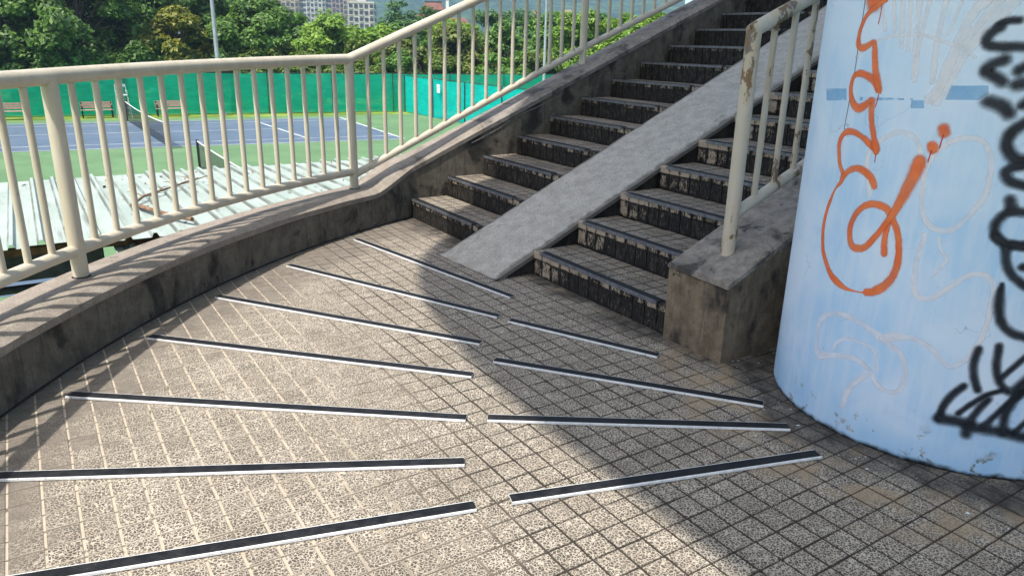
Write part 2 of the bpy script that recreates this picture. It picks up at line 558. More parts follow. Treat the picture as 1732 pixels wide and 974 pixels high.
g = MB()
g.add([(-9000, -9000, ZG - 0.02), (9000, -9000, ZG - 0.02), (9000, 9000, ZG - 0.02), (-9000, 9000, ZG - 0.02)], [(0, 1, 2, 3)])
tag(g.build('ground', M['grass']), kind='structure')
g = MB()
g.add([(-47.6, -22, ZG), (2, -22, ZG), (2, 30, ZG), (-39.9, 30, ZG)], [(0, 1, 2, 3)])
tag(g.build('court_ground', M['court_green']), kind='structure')


def sl(x0, y):          # the courts' long lines run slightly askew to the staircase
    return x0 + 0.13 * (y - 2.3)


g = MB()
yb0, yb1 = -9.0, 13.25
g.add([(sl(-42.3, yb0), yb0 - 0.2, ZG + 0.004), (sl(-31.3, yb0), yb0 + 0.2, ZG + 0.004), (sl(-31.3, 12.9) + 0.0, 12.9, ZG + 0.004), (sl(-42.3, 13.7), 13.7, ZG + 0.004)], [(0, 1, 2, 3)])
court = tag(g.build('court_surface', M['court_blue']), kind='structure')
g = MB()
g.add([(-13.1, -22, ZG + 0.004), (-11.95, -22, ZG + 0.004), (-11.95, 12, ZG + 0.004), (-13.1, 12, ZG + 0.004)], [(0, 1, 2, 3)])
tag(g.build('court_surface', M['court_blue']), kind='structure')


def court_line(a, b, w=0.07):
    a = Vector((*a, ZG + 0.009)); b = Vector((*b, ZG + 0.009))
    d = (b - a).normalized(); s = Vector((d.y, -d.x, 0)) * w / 2
    g = MB(); g.add([a - s, a + s, b + s, b - s], [(0, 1, 2, 3)])
    return g.build('court_line', M['line'], court)


for x0 in (-42.2, -40.85, -32.8, -31.42):
    court_line((sl(x0, yb0), yb0), (sl(x0, 13.25), 13.25 + (-(x0 + 36.8) * 0.07)), 0.08)
court_line((sl(-37.1, -4.1), -4.1), (sl(-37.1, 8.6), 8.6), 0.08)
court_line((sl(-40.85, 8.46), 8.46), (sl(-32.8, 8.70), 8.70), 0.12)
court_line((sl(-40.85, -4.1), -4.1), (sl(-32.8, -4.1), -4.1), 0.12)
court_line((sl(-42.2, 13.62), 13.62), (sl(-31.42, 12.92), 12.92), 0.14)

# ---- platform slab with its tiles
arc = [math.radians(a) for a in np.linspace(-80, -158.1, 60)]
poly = [(CX + (RIN + 0.1) * math.cos(a), CY + (RIN + 0.1) * math.sin(a)) for a in arc]
poly += [(-1.9, 0.15), (1.4, 0.15), (1.4, 5.2), (9.0, 5.2), (9.0, -3.6)]
n = len(poly)
g = MB()
g.add([(x, y, -0.0028) for x, y in poly] + [(x, y, -0.35) for x, y in poly],
      [tuple(range(n - 1, -1, -1)), tuple(range(n, 2 * n))] + [(i, (i + 1) % n, n + (i + 1) % n, n + i) for i in range(n)])
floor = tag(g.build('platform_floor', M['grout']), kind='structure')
floor.data.update()

F_PX = 1254.9
camP = Vector((3.819, -2.656, 1.44))


def to_px(P):
    d = Vector(P) - camP
    z = d.dot(fw)
    if z < 0.05:
        return None
    return 866 + F_PX * d.dot(rt) / z, 487 - F_PX * d.dot(up) / z, z


jx, jy = 0.0044, 0.0076
hx, hy = (TP - jx) / 2, (TP - jy) / 2
tb = MB().box(-hx, hx, -hy, hy, -0.012, 0.0, 0.0014)
tile_me = mesh('tile', tb.V, tb.F)
tile_me.materials.append(M['tile'])
cand = []
for i in range(-45, 70):
    for j in range(-14, 42):
        x = 2.239 + TP * (i + 0.5)
        y = 0.005 - TP * (j + 0.5)
        r = math.hypot(x - CX, y - CY)
        if y < 0:
            if r > RIN + 0.05:
                continue
        elif x < 1.60 or y > 1.2:
            continue
        if x > 7.5 or y < -3.6:
            continue
        if math.hypot(x - 2.355, y - 0.532) < 0.672 - 0.075:
            continue
        q = to_px((x, y, 0))
        area = 0.0
        if q and -10 < q[0] < 1742 and -10 < q[1] < 984:
            a = to_px((x - hx, y - hy, 0)); b = to_px((x + hx, y - hy, 0)); c = to_px((x + hx, y + hy, 0)); d = to_px((x - hx, y + hy, 0))
            if a and b and c and d:
                area = 0.5 * abs((c[0] - a[0]) * (d[1] - b[1]) - (d[0] - b[0]) * (c[1] - a[1]))
        cand.append((area, x, y))
cand.sort(reverse=True)
tf = MB()
for k, (area, x, y) in enumerate(cand):
    rx, ry = random.gauss(0, 0.0028), random.gauss(0, 0.0028)
    dz = random.gauss(0, 0.0004)
    if k < 300 and area > 0:
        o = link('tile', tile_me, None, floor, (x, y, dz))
        o.rotation_euler = (rx, ry, random.gauss(0, 0.004))
    else:
        rz = random.gauss(0, 0.004)
        V = [(x + vx - rz * vy, y + vy + rz * vx, vz + dz + rx * vy - ry * vx) for vx, vy, vz in tb.V]
        tf.add(V, tb.F)
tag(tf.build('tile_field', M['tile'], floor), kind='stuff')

def catm2(pts):
    out = []
    for a, b in zip(pts, pts[1:]):
        for k in range(5):
            t = k / 5
            u, v = a[0] + (b[0] - a[0]) * t, a[1] + (b[1] - a[1]) * t
            out.append((u, v + 0.008 * mnoise.noise(Vector((u * 14, v * 9, 0)))))
    return out + [pts[-1]]


# ---- curved parapet with the sloping stair wall that continues it
def path_in():
    P = []
    for a in np.linspace(-80, -158.1, 90):
        a = math.radians(a)
        P.append((CX + RIN * math.cos(a), CY + RIN * math.sin(a), math.cos(a), math.sin(a)))
    for y in np.linspace(0.12, 6.0, 30):
        P.append((XL, y, -1.0, 0.0))
    out = []
    for i, (x, y, nx, ny) in enumerate(P):
        out.append([x, y, nx, ny])
    # ease the side vectors across the change of direction
    for _ in range(3):
        for i in range(1, len(out) - 1):
            nx = (out[i - 1][2] + out[i][2] * 2 + out[i + 1][2]); ny = (out[i - 1][3] + out[i][3] * 2 + out[i + 1][3])
            l = math.hypot(nx, ny)
            out[i][2], out[i][3] = nx / l, ny / l
    return out


def ztop(x, y):
    if x > 0 or y < -0.40:
        return 0.268
    t = y + 0.36
    s = 0.425 * max(t, 0.0)
    return 0.268 + s + (0.006 * math.exp(-(t / 0.05) ** 2) if t > -0.04 else 0.0)


PATH = path_in()
# finer samples round the kink
fine = []
for i in range(len(PATH) - 1):
    a, b = PATH[i], PATH[i + 1]
    k = 4 if -0.7 < a[1] < 0.2 and a[0] < 0 else 1
    for q in range(k):
        t = q / k
        v = [a[c] * (1 - t) + b[c] * t for c in range(4)]
        l = math.hypot(v[2], v[3]); v[2] /= l; v[3] /= l
        fine.append(v)
fine.append(PATH[-1])
PATH = fine
parapet = empty('parapet_wall', (-1.0, -1.8, 0), 'low curved concrete parapet sweeping from the left foreground up beside the stairs', 'wall')
V, F = [], []
for x, y, nx, ny in PATH:
    z = ztop(x, y)
    for off, zz in ((0.0, -0.2), (0.0, z - 0.012), (0.30, z - 0.012), (0.30, ZG)):
        V.append((x + nx * off, y + ny * off, zz))
for i in range(len(PATH) - 1):
    for j in range(3):
        F.append((4 * i + j, 4 * i + j + 1, 4 * i + j + 5, 4 * i + j + 4))
link('wall', mesh('wall', V, F), M['wall'], parapet)
PROF = [(-0.010, -0.036), (-0.012, 0.0), (0.046, 0.026), (0.054, 0.028), (0.300, 0.028), (0.310, 0.018), (0.312, -0.05)]


def coping(lo, hi, mat):
    V, F = [], []
    P = PATH[lo:hi]
    nP = len(PROF)
    for x, y, nx, ny in P:
        z = ztop(x, y)
        w = 0.0025 * mnoise.noise(Vector((x * 3, y * 3, 1)))
        for off, dz in PROF:
            V.append((x + nx * (off + (w if off < 0.05 else 0)), y + ny * (off + (w if off < 0.05 else 0)), z + dz + w))
    for i in range(len(P) - 1):
        for j in range(nP - 1):
            F.append((nP * i + j, nP * i + j + 1, nP * (i + 1) + j + 1, nP * (i + 1) + j))
    link('coping', mesh('coping', V, F), mat, parapet)


kink = next(i for i, q in enumerate(PATH) if q[0] < 0 and q[1] > 0.55)
coping(0, kink + 1, M['coping'])
coping(kink, len(PATH), M['coping_dark'])

# dark joint along the foot of the wall, and ridges where the render has cracked
V, F = [], []
for k, (x, y, nx, ny) in enumerate([q for q in PATH if q[1] < 0.02]):
    w = 0.003 + 0.014 * abs(mnoise.noise(Vector((x * 6, y * 6, 0))))
    V += [(x + nx * 0.002, y + ny * 0.002, 0.012), (x - nx * w, y - ny * w, 0.0022)]
for k in range(len(V) // 2 - 1):
    F.append((2 * k, 2 * k + 1, 2 * k + 3, 2 * k + 2))
link('foot_joint', mesh('foot_joint', V, F), M['dark_joint'], parapet)
for pts in (((-0.02, 0.395), (0.07, 0.435), (0.15, 0.455), (0.20, 0.500), (0.30, 0.535), (0.36, 0.575)), ((0.58, 0.600), (0.80, 0.685), (1.02, 0.800), (1.30, 0.900), (1.52, 0.985))):
    MB().tube([(-1.8385 , a, b) for a, b in catm2(pts)], 0.0042, 6).build('render_ridge', M['coping_dark'], parapet)

# ---- staircase
stairs = empty('staircase', (0, 0, 0), 'wide tiled staircase with black stained risers split by a concrete ramp', 'staircase')
NST = 14
cw = TP - 0.005


def colrange(flight):
    if flight == 'R':
        k = 0
        while XR1 + k * TP < XB - 0.015:
            yield XR1 + k * TP + 0.0025, min(XR1 + (k + 1) * TP - 0.0040, XB)
            k += 1
    else:
        k = 0
        while XR0 - k * TP > XL + 0.015:
            yield max(XR0 - (k + 1) * TP + 0.0025, XL), XR0 - k * TP - 0.0040
            k += 1


_cache = {}


def piece(name, w, d, h, ch, mat, parent, x0, y0, z0):
    key = (name, round(w, 4), round(d, 4), round(h, 4))
    if key not in _cache:
        b = MB().box(0, w, 0, d, 0, h, ch)
        me = mesh(name, b.V, b.F)
        me.materials.append(mat)
        _cache[key] = me
    return link(name, _cache[key], None, parent, (x0, y0, z0))


far_tread, far_riser, far_edge = MB(), MB(), MB()
for i in range(NST):
    y0, zt = i * TREAD, (i + 1) * RISE
    y1 = y0 + TREAD if i < NST - 1 else y0 + 3.0
    b = MB()
    b.box(XL - 0.02, XB + 0.03, y0 + 0.010, y1 + 0.03, zt - RISE - 0.25, zt - 0.010)
    st = b.build('step', M['dark_joint'], stairs)
    for fl in ('L', 'R'):
        for (x0, x1) in colrange(fl):
            w = x1 - x0
            jit = random.gauss(0, 0.0008)
            # bullnose edge tile, riser tile, three rows of tread tiles
            if i < 9:
                piece('edge_tile', w, 0.054, 0.046, 0.005, M['edge'], st, x0, y0 - 0.003 + jit, zt - 0.046)
                piece('riser_tile', w, 0.012, 0.106, 0.0, M['riser'], st, x0, y0 - 0.001 - jit, zt - RISE + 0.004)
            else:
                far_edge.box(x0, x1, y0 - 0.003 + jit, y0 + 0.051, zt - 0.046, zt, 0.005)
                far_riser.box(x0, x1, y0 - 0.001 - jit, y0 + 0.011, zt - RISE + 0.004, zt - 0.05)
            for q in range(3 if i < NST - 1 else 6):
                ya = y0 + 0.0545 + q * TP
                if i < 3:
                    piece('tread_tile', w, TP - 0.0075, 0.012, 0.0014, M['stair_tile'], st, x0, ya, zt - 0.012 + jit)
                else:
                    far_tread.box(x0, x1, ya, ya + TP - 0.0075, zt - 0.012, zt + jit, 0.0014)
    # ribbed black nosing strips
    for (xa, xb) in ((XL + 0.012, XR0 - 0.115 + random.uniform(-0.03, 0.02)), (XR1 + 0.062 + random.uniform(-0.01, 0.02), XB - 0.09 if i == 0 else XB - 0.01)):
        fr = MB().box(xa, xb, y0 - 0.008, y0 + 0.050, zt + 0.0015, zt + 0.005).box(xa, xb, y0 - 0.0085, y0 - 0.0045, zt - 0.014, zt + 0.0055)
        no = fr.build('nosing', M['alu_dull'], st)
        rb = MB()
        for q in range(5):
            rb.box(xa + 0.001, xb - 0.001, y0 + 0.0005 + q * 0.0092, y0 + 0.0075 + q * 0.0092, zt + 0.004, zt + 0.0075)
        rb.build('rubber_insert', M['rubber'], no)
tag(far_tread.build('tread_tile', M['stair_tile'], stairs), kind='stuff')
tag(far_riser.build('riser_tile', M['riser_far'], stairs), kind='stuff')
tag(far_edge.build('edge_tile', M['edge_far'], stairs), kind='stuff')

# ---- push ramp for bicycles in the middle of the flight
ramp = empty('concrete_ramp', (-0.35, -0.3, 0), 'smooth grey concrete wheel ramp running up the middle of the stairs', 'ramp')


def rz(y):
    return 0.152 + 0.4625 * y


NX, NY = 15, 220
V, F = [], []
ys = np.linspace(-0.325, NST * TREAD + 0.2, NY)
prof = []
for j in range(NX):
    u = j / (NX - 1)
    prof.append(u)
for a, y in enumerate(ys):
    for u in prof:
        x = -0.712 + u * 0.718
        yy = y
        if a == 0:
            yy = -0.335 + 0.045 * u + 0.008 * mnoise.noise(Vector((x * 9, 3, 0)))
        e = min(u, 1 - u)
        z = rz(max(yy, -0.30)) + 0.003 * mnoise.noise(Vector((x * 5, yy * 5, 0))) - (0.010 if e < 0.01 else 0.0) - (0.004 * max(0, 1 - e / 0.1))
        xx = x + (0.005 * mnoise.noise(Vector((yy * 6, u * 10, 2))) if e < 0.01 else 0)
        V.append((xx, yy, max(z, 0.006)))
for a in range(NY - 1):
    for j in range(NX - 1):
        q = a * NX + j
        F.append((q, q + 1, q + NX + 1, q + NX))
nt = len(V)
for a, y in enumerate(ys):
    for j in (0, NX - 1):
        vx, vy, vz = V[a * NX + j]
        V.append((vx, vy, vz - 0.028 if vz > 0.04 else 0.0))
for a in range(NY - 1):
    q = nt + 2 * a
    F.append((a * NX, (a + 1) * NX, q + 2, q))
    F.append(((a + 1) * NX + NX - 1, a * NX + NX - 1, q + 1, q + 3))
b0 = len(V)
for j in range(NX):
    V.append((V[j][0], V[j][1] - 0.006, 0.0))
for j in range(NX - 1):
    F.append((j + 1, j, b0 + j, b0 + j + 1))
link('slab', mesh('slab', V, F, False), M['ramp'], ramp)
g = MB()
yt = NST * TREAD
g.add([(-0.702, -0.28, -0.02), (-0.702, -0.28, 0.005), (-0.702, yt, rz(yt) - 0.022), (-0.702, yt, -0.02),
       (-0.008, -0.28, -0.02), (-0.008, -0.28, 0.005), (-0.008, yt, rz(yt) - 0.022), (-0.008, yt, -0.02)],
      [(0, 1, 2, 3), (7, 6, 5, 4), (1, 5, 6, 2), (0, 4, 5, 1), (3, 2, 6, 7)])
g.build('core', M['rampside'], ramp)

V, F = [], []
for j in range(NX):
    vx, vy = -0.725 + 0.745 * j / (NX - 1), -0.338 + 0.045 * j / (NX - 1)
    w = 0.006 + 0.012 * abs(mnoise.noise(Vector((vx * 11, 1, 0))))
    V += [(vx, vy + 0.03, 0.0024), (vx, vy - w, 0.0022)]
for j in range(NX - 1):
    F.append((2 * j, 2 * j + 1, 2 * j + 3, 2 * j + 2))
link('foot_joint', mesh('foot_joint', V, F), M['dark_joint'], ramp)

# ---- right-hand end wall of the stairs
ew = empty('stair_end_wall', (1.43, 0, 0), 'stained concrete end wall with sloping top beside the blue pillar', 'wall')


def bz(y):
    return 0.405 + 0.44 * (y + 0.03)


g = MB()
ybk = 6.0
xo = XB + 0.39
g.add([(XB, -0.028, -0.1), (xo, -0.028, -0.1), (xo, ybk, -0.1), (XB, ybk, -0.1), (XB, -0.028, bz(-0.03) - 0.012), (xo, -0.028, bz(-0.03) - 0.012), (xo, ybk, bz(ybk) - 0.012), (XB, ybk, bz(ybk) - 0.012)],
      [(3, 2, 1, 0), (4, 5, 6, 7), (0, 1, 5, 4), (1, 2, 6, 5), (2, 3, 7, 6), (3, 0, 4, 7)])
g.build('wall', M['block'], ew)
V, F = [], []
NB = 40
for a in range(NB):
    y = -0.036 + (ybk + 0.036) * (a / (NB - 1)) ** 1.6
    z = bz(y)
    w = [0.003 * mnoise.noise(Vector((k * 1.7, y * 7, 5))) for k in range(4)]
    V += [(XB - 0.004 + w[0], y, z - 0.02), (XB - 0.002 + w[0], y, z - 0.004), (XB + 0.008, y, z + 0.003), (xo - 0.012, y, z + 0.003), (xo + 0.002 + w[1], y, z - 0.006), (xo + 0.004 + w[1], y, z - 0.03)]
for a in range(NB - 1):
    for j in range(5):
        F.append((a * 6 + j, a * 6 + 6 + j, a * 6 + 7 + j, a * 6 + 1 + j))
F.append((0, 1, 2, 3, 4, 5))
link('coping', mesh('coping', V, F), M['blocktop'], ew)

# ---- footbridge deck overhead: its edge throws the shade over the stairs
DZ = 8.5
sh = [(10.0, -1.13), (2.7, -1.13), (1.66, -1.12), (1.1, -1.07), (0.62, -0.98), (0.195, -0.88), (-0.234, -0.73), (-0.62, -0.52), (-0.95, -0.25), (-1.25, 0.10), (-1.62, 0.70), (-1.98, 1.45), (-2.6, 2.7), (-3.4, 5.0), (-3.4, 7.0), (10.0, 7.0)]
n = len(sh)
dx, dy = -SHADOW.x * DZ, -SHADOW.y * DZ
g = MB()
g.add([(x + dx, y + dy, DZ) for x, y in sh] + [(x + dx * 1.0, y + dy, DZ + 0.5) for x, y in sh],
      [tuple(range(n)), tuple(range(2 * n - 1, n - 1, -1))] + [((i + 1) % n, i, n + i, n + (i + 1) % n) for i in range(n)])
tag(g.build('bridge_deck', M['deck']), 'broad grey concrete bridge deck high overhead resting on the blue pillar', 'bridge')

# ---------------------------------------------------------------- blue pillar and its graffiti
PX, PY, PR = 2.355, 0.532, 0.672


def pillar_mat():
    t = NT('pillar_blue_paint')
    p = t.pos()
    x, y, z = t.sep(p)
    k = t.noise(p, 2.4, 5.0, 0.6, 0.6)
    brush = t.noise(t.scale(p, (1, 1, 0.12)), 40.0, 4.0, 0.6)
    c = t.mix(t.ramp(k, 0.32, 0.68), (0.44, 0.67, 0.90), (0.66, 0.80, 0.93))
    c = t.mix(t.ramp(brush, 0.35, 0.7, 0.0, 0.5), c, (0.70, 0.80, 0.93))
    # deeper blue towards the foot
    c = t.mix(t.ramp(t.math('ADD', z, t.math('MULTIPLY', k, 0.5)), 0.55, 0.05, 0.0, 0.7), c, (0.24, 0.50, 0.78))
    low = t.ramp(t.math('ADD', z, t.math('MULTIPLY', t.noise(p, 6.0, 5.0), 0.26)), 0.32, 0.13)
    k2 = t.noise(p, 17.0, 6.0, 0.68)
    chip = t.math('MULTIPLY', t.ramp(k2, 0.59, 0.63), low)
    c = t.mix(chip, c, t.mix(t.ramp(t.noise(p, 50.0, 4.0), 0.4, 0.6), (0.46, 0.48, 0.49), (0.13, 0.16, 0.16)))
    sc = t.ramp(t.noise(t.scale(p, (1, 1, 0.4)), 75.0, 3.0), 0.71, 0.75)
    c = t.mix(t.math('MULTIPLY', sc, t.ramp(z, 1.1, 0.0, 0.10, 0.8)), c, (0.06, 0.09, 0.12))
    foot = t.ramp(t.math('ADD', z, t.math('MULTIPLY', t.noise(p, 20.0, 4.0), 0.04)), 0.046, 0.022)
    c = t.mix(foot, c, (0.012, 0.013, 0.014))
    cv = t.n('ShaderNodeTexVoronoi', {'feature': 'DISTANCE_TO_EDGE'}, Vector=t.n('ShaderNodeVectorMath', {'operation': 'ADD'}, i0=p, i1=t.scale(t.noisec(p, 4.0, 5.0), (0.5, 0.5, 0.5))).outputs[0], Scale=2.1).outputs[0]
    ck = t.math('MULTIPLY', t.ramp(cv, 0.0, 0.0045, 1.0, 0.0), t.ramp(t.noise(p, 2.9, 2.0), 0.52, 0.60))
    c = t.mix(t.math('MULTIPLY', ck, 0.5), c, (0.10, 0.16, 0.25))
    nb = t.bump(t.math('SUBTRACT', t.math('ADD', brush, t.math('MULTIPLY', k2, 0.6)), t.math('MULTIPLY', chip, 1.5)), 0.30, 0.003)
    return t.done(t.bsdf(c, t.ramp(k, 0.3, 0.7, 0.42, 0.6), nb, 0, 0.45))


M['pillar'] = pillar_mat()


def spray_mat(name, c, c2, soft, opa=1.0, wash=0.0):
    t = NT(name)
    at = t.n('ShaderNodeAttribute', {'attribute_name': 'edge'}).outputs['Fac']
    p = t.pos()
    nz = t.math('MULTIPLY', t.math('SUBTRACT', t.noise(p, 420.0, 2.0), 0.5), 0.42 * soft)
    nl = t.math('MULTIPLY', t.math('SUBTRACT', t.noise(p, 38.0, 3.0), 0.5), 0.55)
    e = t.math('ADD', at, t.math('ADD', nz, nl))
    a = t.ramp(e, 1.0 + 0.55 * soft, 1.0 - 0.60 * soft, 0.0, opa)
    if wash:
        a = t.math('MULTIPLY', a, t.ramp(t.noise(p, 9.0, 4.0), 0.32, 0.62, 1.0 - wash, 1.0))
    a = t.math('MULTIPLY', a, t.ramp(at, 1.78, 1.5))
    sh = t.bsdf(t.mix(t.ramp(t.noise(p, 12.0, 4.0), 0.35, 0.65), c, c2), 0.55, None, 0, 0.35)
    tr = t.n('ShaderNodeBsdfTransparent').outputs[0]
    mx = t.n('ShaderNodeMixShader', None, i0=a, i1=tr, i2=sh).outputs[0]
    return t.done(mx)


M['orange'] = spray_mat('orange_spray', (0.80, 0.16, 0.045), (0.86, 0.22, 0.07), 0.85, 0.96, 0.18)
M['drip'] = spray_mat('red_drip', (0.42, 0.03, 0.02), (0.5, 0.04, 0.02), 0.2)
M['black'] = spray_mat('black_spray', (0.012, 0.016, 0.024), (0.022, 0.027, 0.038), 1.4, 0.97, 0.10)
M['white'] = spray_mat('white_overpaint', (0.88, 0.90, 0.95), (0.92, 0.93, 0.96), 0.4, 0.72, 0.35)
M['patch'] = spray_mat('blue_patch', (0.25, 0.52, 0.82), (0.32, 0.58, 0.85), 0.05, 0.8, 0.25)
M['seam'] = spray_mat('seam', (0.04, 0.06, 0.09), (0.06, 0.09, 0.12), 0.3, 0.8)

pillar = empty('round_pillar', (PX, PY, 0), 'thick round light blue pillar covered with orange and black graffiti', 'pillar')
V, F = [], []
SEG = 192
zs = [0.0, 0.012, 0.03] + list(np.linspace(0.08, 2.4, 40)) + [4.0, 6.0, DZ]
for z in zs:
    for j in range(SEG):
        a = 2 * PI * j / SEG
        rr = PR + 0.0 * mnoise.noise(Vector((math.cos(a) * 2.5, math.sin(a) * 2.5, z * 2.0))) - (0.003 if z < 0.01 else 0)
        V.append((PX + rr * math.cos(a), PY + rr * math.sin(a), z))
for i in range(len(zs) - 1):
    for j in range(SEG):
        k = (j + 1) % SEG
        F.append((i * SEG + j, i * SEG + k, (i + 1) * SEG + k, (i + 1) * SEG + j))
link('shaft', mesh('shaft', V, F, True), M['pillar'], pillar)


def catmull(P, step):
    P = [np.array(q, float) for q in P]
    P = [2 * P[0] - P[1]] + P + [2 * P[-1] - P[-2]]
    out = []
    for i in range(1, len(P) - 2):
        a, b, c, d = P[i - 1:i + 3]
        L = math.hypot((c[0] - b[0]) * PR, c[1] - b[1])
        n = max(2, int(L / step))
        for k in range(n):
            t = k / n
            out.append(0.5 * ((2 * b) + (-a + c) * t + (2 * a - 5 * b + 4 * c - d) * t * t + (-a + 3 * b - 3 * c + d) * t ** 3))
    out.append(P[-2])
    return out


def stroke(name, P, mat, lift0, wmul=1.0, parent=None):
    S = catmull(P, 0.006)
    lift = lift0
    V, F, E = [], [], []
    offs = (-1.8, -1.35, -1.0, -0.5, 0.0, 0.5, 1.0, 1.35, 1.8)
    m = len(offs)

    def put(u, z, i):
        r = PR + lift + i * 2e-7
        a = u / PR
        V.append((PX + r * math.cos(a), PY + r * math.sin(a), z))

    n = len(S)
    for i, (th, z, w) in enumerate(S):
        a = S[max(i - 2, 0)]; b = S[min(i + 2, n - 1)]
        du, dz = (b[0] - a[0]) * PR, b[1] - a[1]
        l = math.hypot(du, dz) or 1e-6
        du, dz = du / l, dz / l
        h = max(w, 0.004) * 0.5 * wmul
        ext = [(0.0, 1.0)]
        if i == 0:
            ext = [(-1.8, 0.02), (-1.5, 0.55), (-1.0, 0.83), (-0.5, 0.96), (0.0, 1.0)]
        elif i == n - 1:
            ext = [(0.0, 1.0), (0.5, 0.96), (1.0, 0.83), (1.5, 0.55), (1.8, 0.02)]
        for e, s in ext:
            for o in offs:
                put(th * PR + du * e * h - dz * o * s * h, z + dz * e * h + du * o * s * h, i)
                E.append(math.hypot(e, o * s))
    rows = len(V) // m
    for i in range(rows - 1):
        for j in range(m - 1):
            F.append((i * m + j, i * m + j + 1, (i + 1) * m + j + 1, (i + 1) * m + j))
    me = mesh(name, V, F, True)
    at = me.attributes.new('edge', 'FLOAT', 'POINT')
    at.data.foreach_set('value', E)
    return link(name, me, mat, pillar)


ORANGE=[[(-1.837, 1.62, 0.071), (-1.831, 1.604, 0.066)], [(-1.76, 1.604, 0.019), (-1.823, 1.582, 0.018), (-1.872, 1.554, 0.017), (-1.896, 1.522, 0.017), (-1.906, 1.49, 0.018), (-1.901, 1.462, 0.022), (-1.88, 1.449, 0.022), (-1.84, 1.451, 0.022), (-1.793, 1.467, 0.019), (-1.782, 1.454, 0.021), (-1.768, 1.418, 0.022), (-1.749, 1.373, 0.024), (-1.721, 1.332, 0.026), (-1.704, 1.305, 0.021), (-1.741, 1.336, 0.024), (-1.792, 1.353, 0.023), (-1.853, 1.361, 0.021), (-1.891, 1.35, 0.018), (-1.904, 1.325, 0.017), (-1.899, 1.292, 0.018), (-1.876, 1.264, 0.023), (-1.843, 1.244, 0.026), (-1.803, 1.244, 0.027), (-1.769, 1.258, 0.025), (-1.739, 1.273, 0.022), (-1.733, 1.243, 0.021), (-1.721, 1.206, 0.021), (-1.701, 1.17, 0.021), (-1.685, 1.142, 0.021), (-1.669, 1.117, 0.029), (-1.659, 1.099, 0.017)], [(-1.662, 1.108, 0.027), (-1.709, 1.125, 0.022), (-1.76, 1.143, 0.019), (-1.822, 1.155, 0.02), (-1.874, 1.154, 0.021), (-1.913, 1.135, 0.02), (-1.926, 1.104, 0.019), (-1.915, 1.07, 0.018), (-1.892, 1.031, 0.017), (-1.858, 0.999, 0.017), (-1.86, 0.973, 0.017), (-1.899, 0.937, 0.009), (-1.925, 0.891, 0.014), (-1.944, 0.84, 0.015), (-1.951, 0.79, 0.016), (-1.942, 0.743, 0.017), (-1.922, 0.696, 0.018), (-1.911, 0.684, 0.019), (-1.872, 0.647, 0.02), (-1.82, 0.613, 0.022), (-1.759, 0.593, 0.024), (-1.698, 0.583, 0.013), (-1.634, 0.585, 0.005), (-1.591, 0.589, 0.007), (-1.581, 0.591, 0.022), (-1.54, 0.602, 0.026), (-1.493, 0.627, 0.028), (-1.458, 0.661, 0.026), (-1.44, 0.7, 0.023), (-1.437, 0.746, 0.021), (-1.448, 0.794, 0.02), (-1.458, 0.821, 0.02), (-1.483, 0.857, 0.02), (-1.513, 0.887, 0.022), (-1.549, 0.912, 0.024), (-1.598, 0.919, 0.024), (-1.645, 0.914, 0.022), (-1.69, 0.893, 0.021), (-1.725, 0.857, 0.021), (-1.74, 0.814, 0.021), (-1.733, 0.778, 0.022), (-1.711, 0.75, 0.024), (-1.672, 0.744, 0.025), (-1.625, 0.759, 0.023), (-1.586, 0.796, 0.021), (-1.551, 0.837, 0.019), (-1.524, 0.873, 0.021), (-1.503, 0.903, 0.025), (-1.484, 0.939, 0.029), (-1.462, 0.985, 0.034), (-1.442, 1.034, 0.038), (-1.429, 1.072, 0.04), (-1.425, 1.089, 0.037)], [(-1.858, 0.984, 0.02), (-1.824, 1.012, 0.021), (-1.779, 1.028, 0.022), (-1.733, 1.03, 0.024), (-1.689, 1.018, 0.025), (-1.655, 1.002, 0.024), (-1.635, 0.98, 0.021)], [(-1.515, 0.887, 0.014), (-1.521, 0.851, 0.016), (-1.526, 0.816, 0.018), (-1.52, 0.776, 0.021), (-1.515, 0.752, 0.022)], [(-1.345, 1.201, 0.033), (-1.341, 1.19, 0.033)], [(-1.381, 1.143, 0.03), (-1.376, 1.134, 0.03)]]
DRIPS=[[(-1.341, 1.183, 0.004), (-1.345, 1.159, 0.004), (-1.347, 1.138, 0.003)], [(-1.38, 1.127, 0.005), (-1.384, 1.106, 0.004), (-1.386, 1.089, 0.003)], [(-1.776, 1.587, 0.004), (-1.777, 1.552, 0.003), (-1.781, 1.527, 0.003)], [(-1.704, 1.296, 0.004), (-1.707, 1.268, 0.003), (-1.712, 1.251, 0.003)], [(-1.659, 1.091, 0.004), (-1.658, 1.063, 0.003)]]
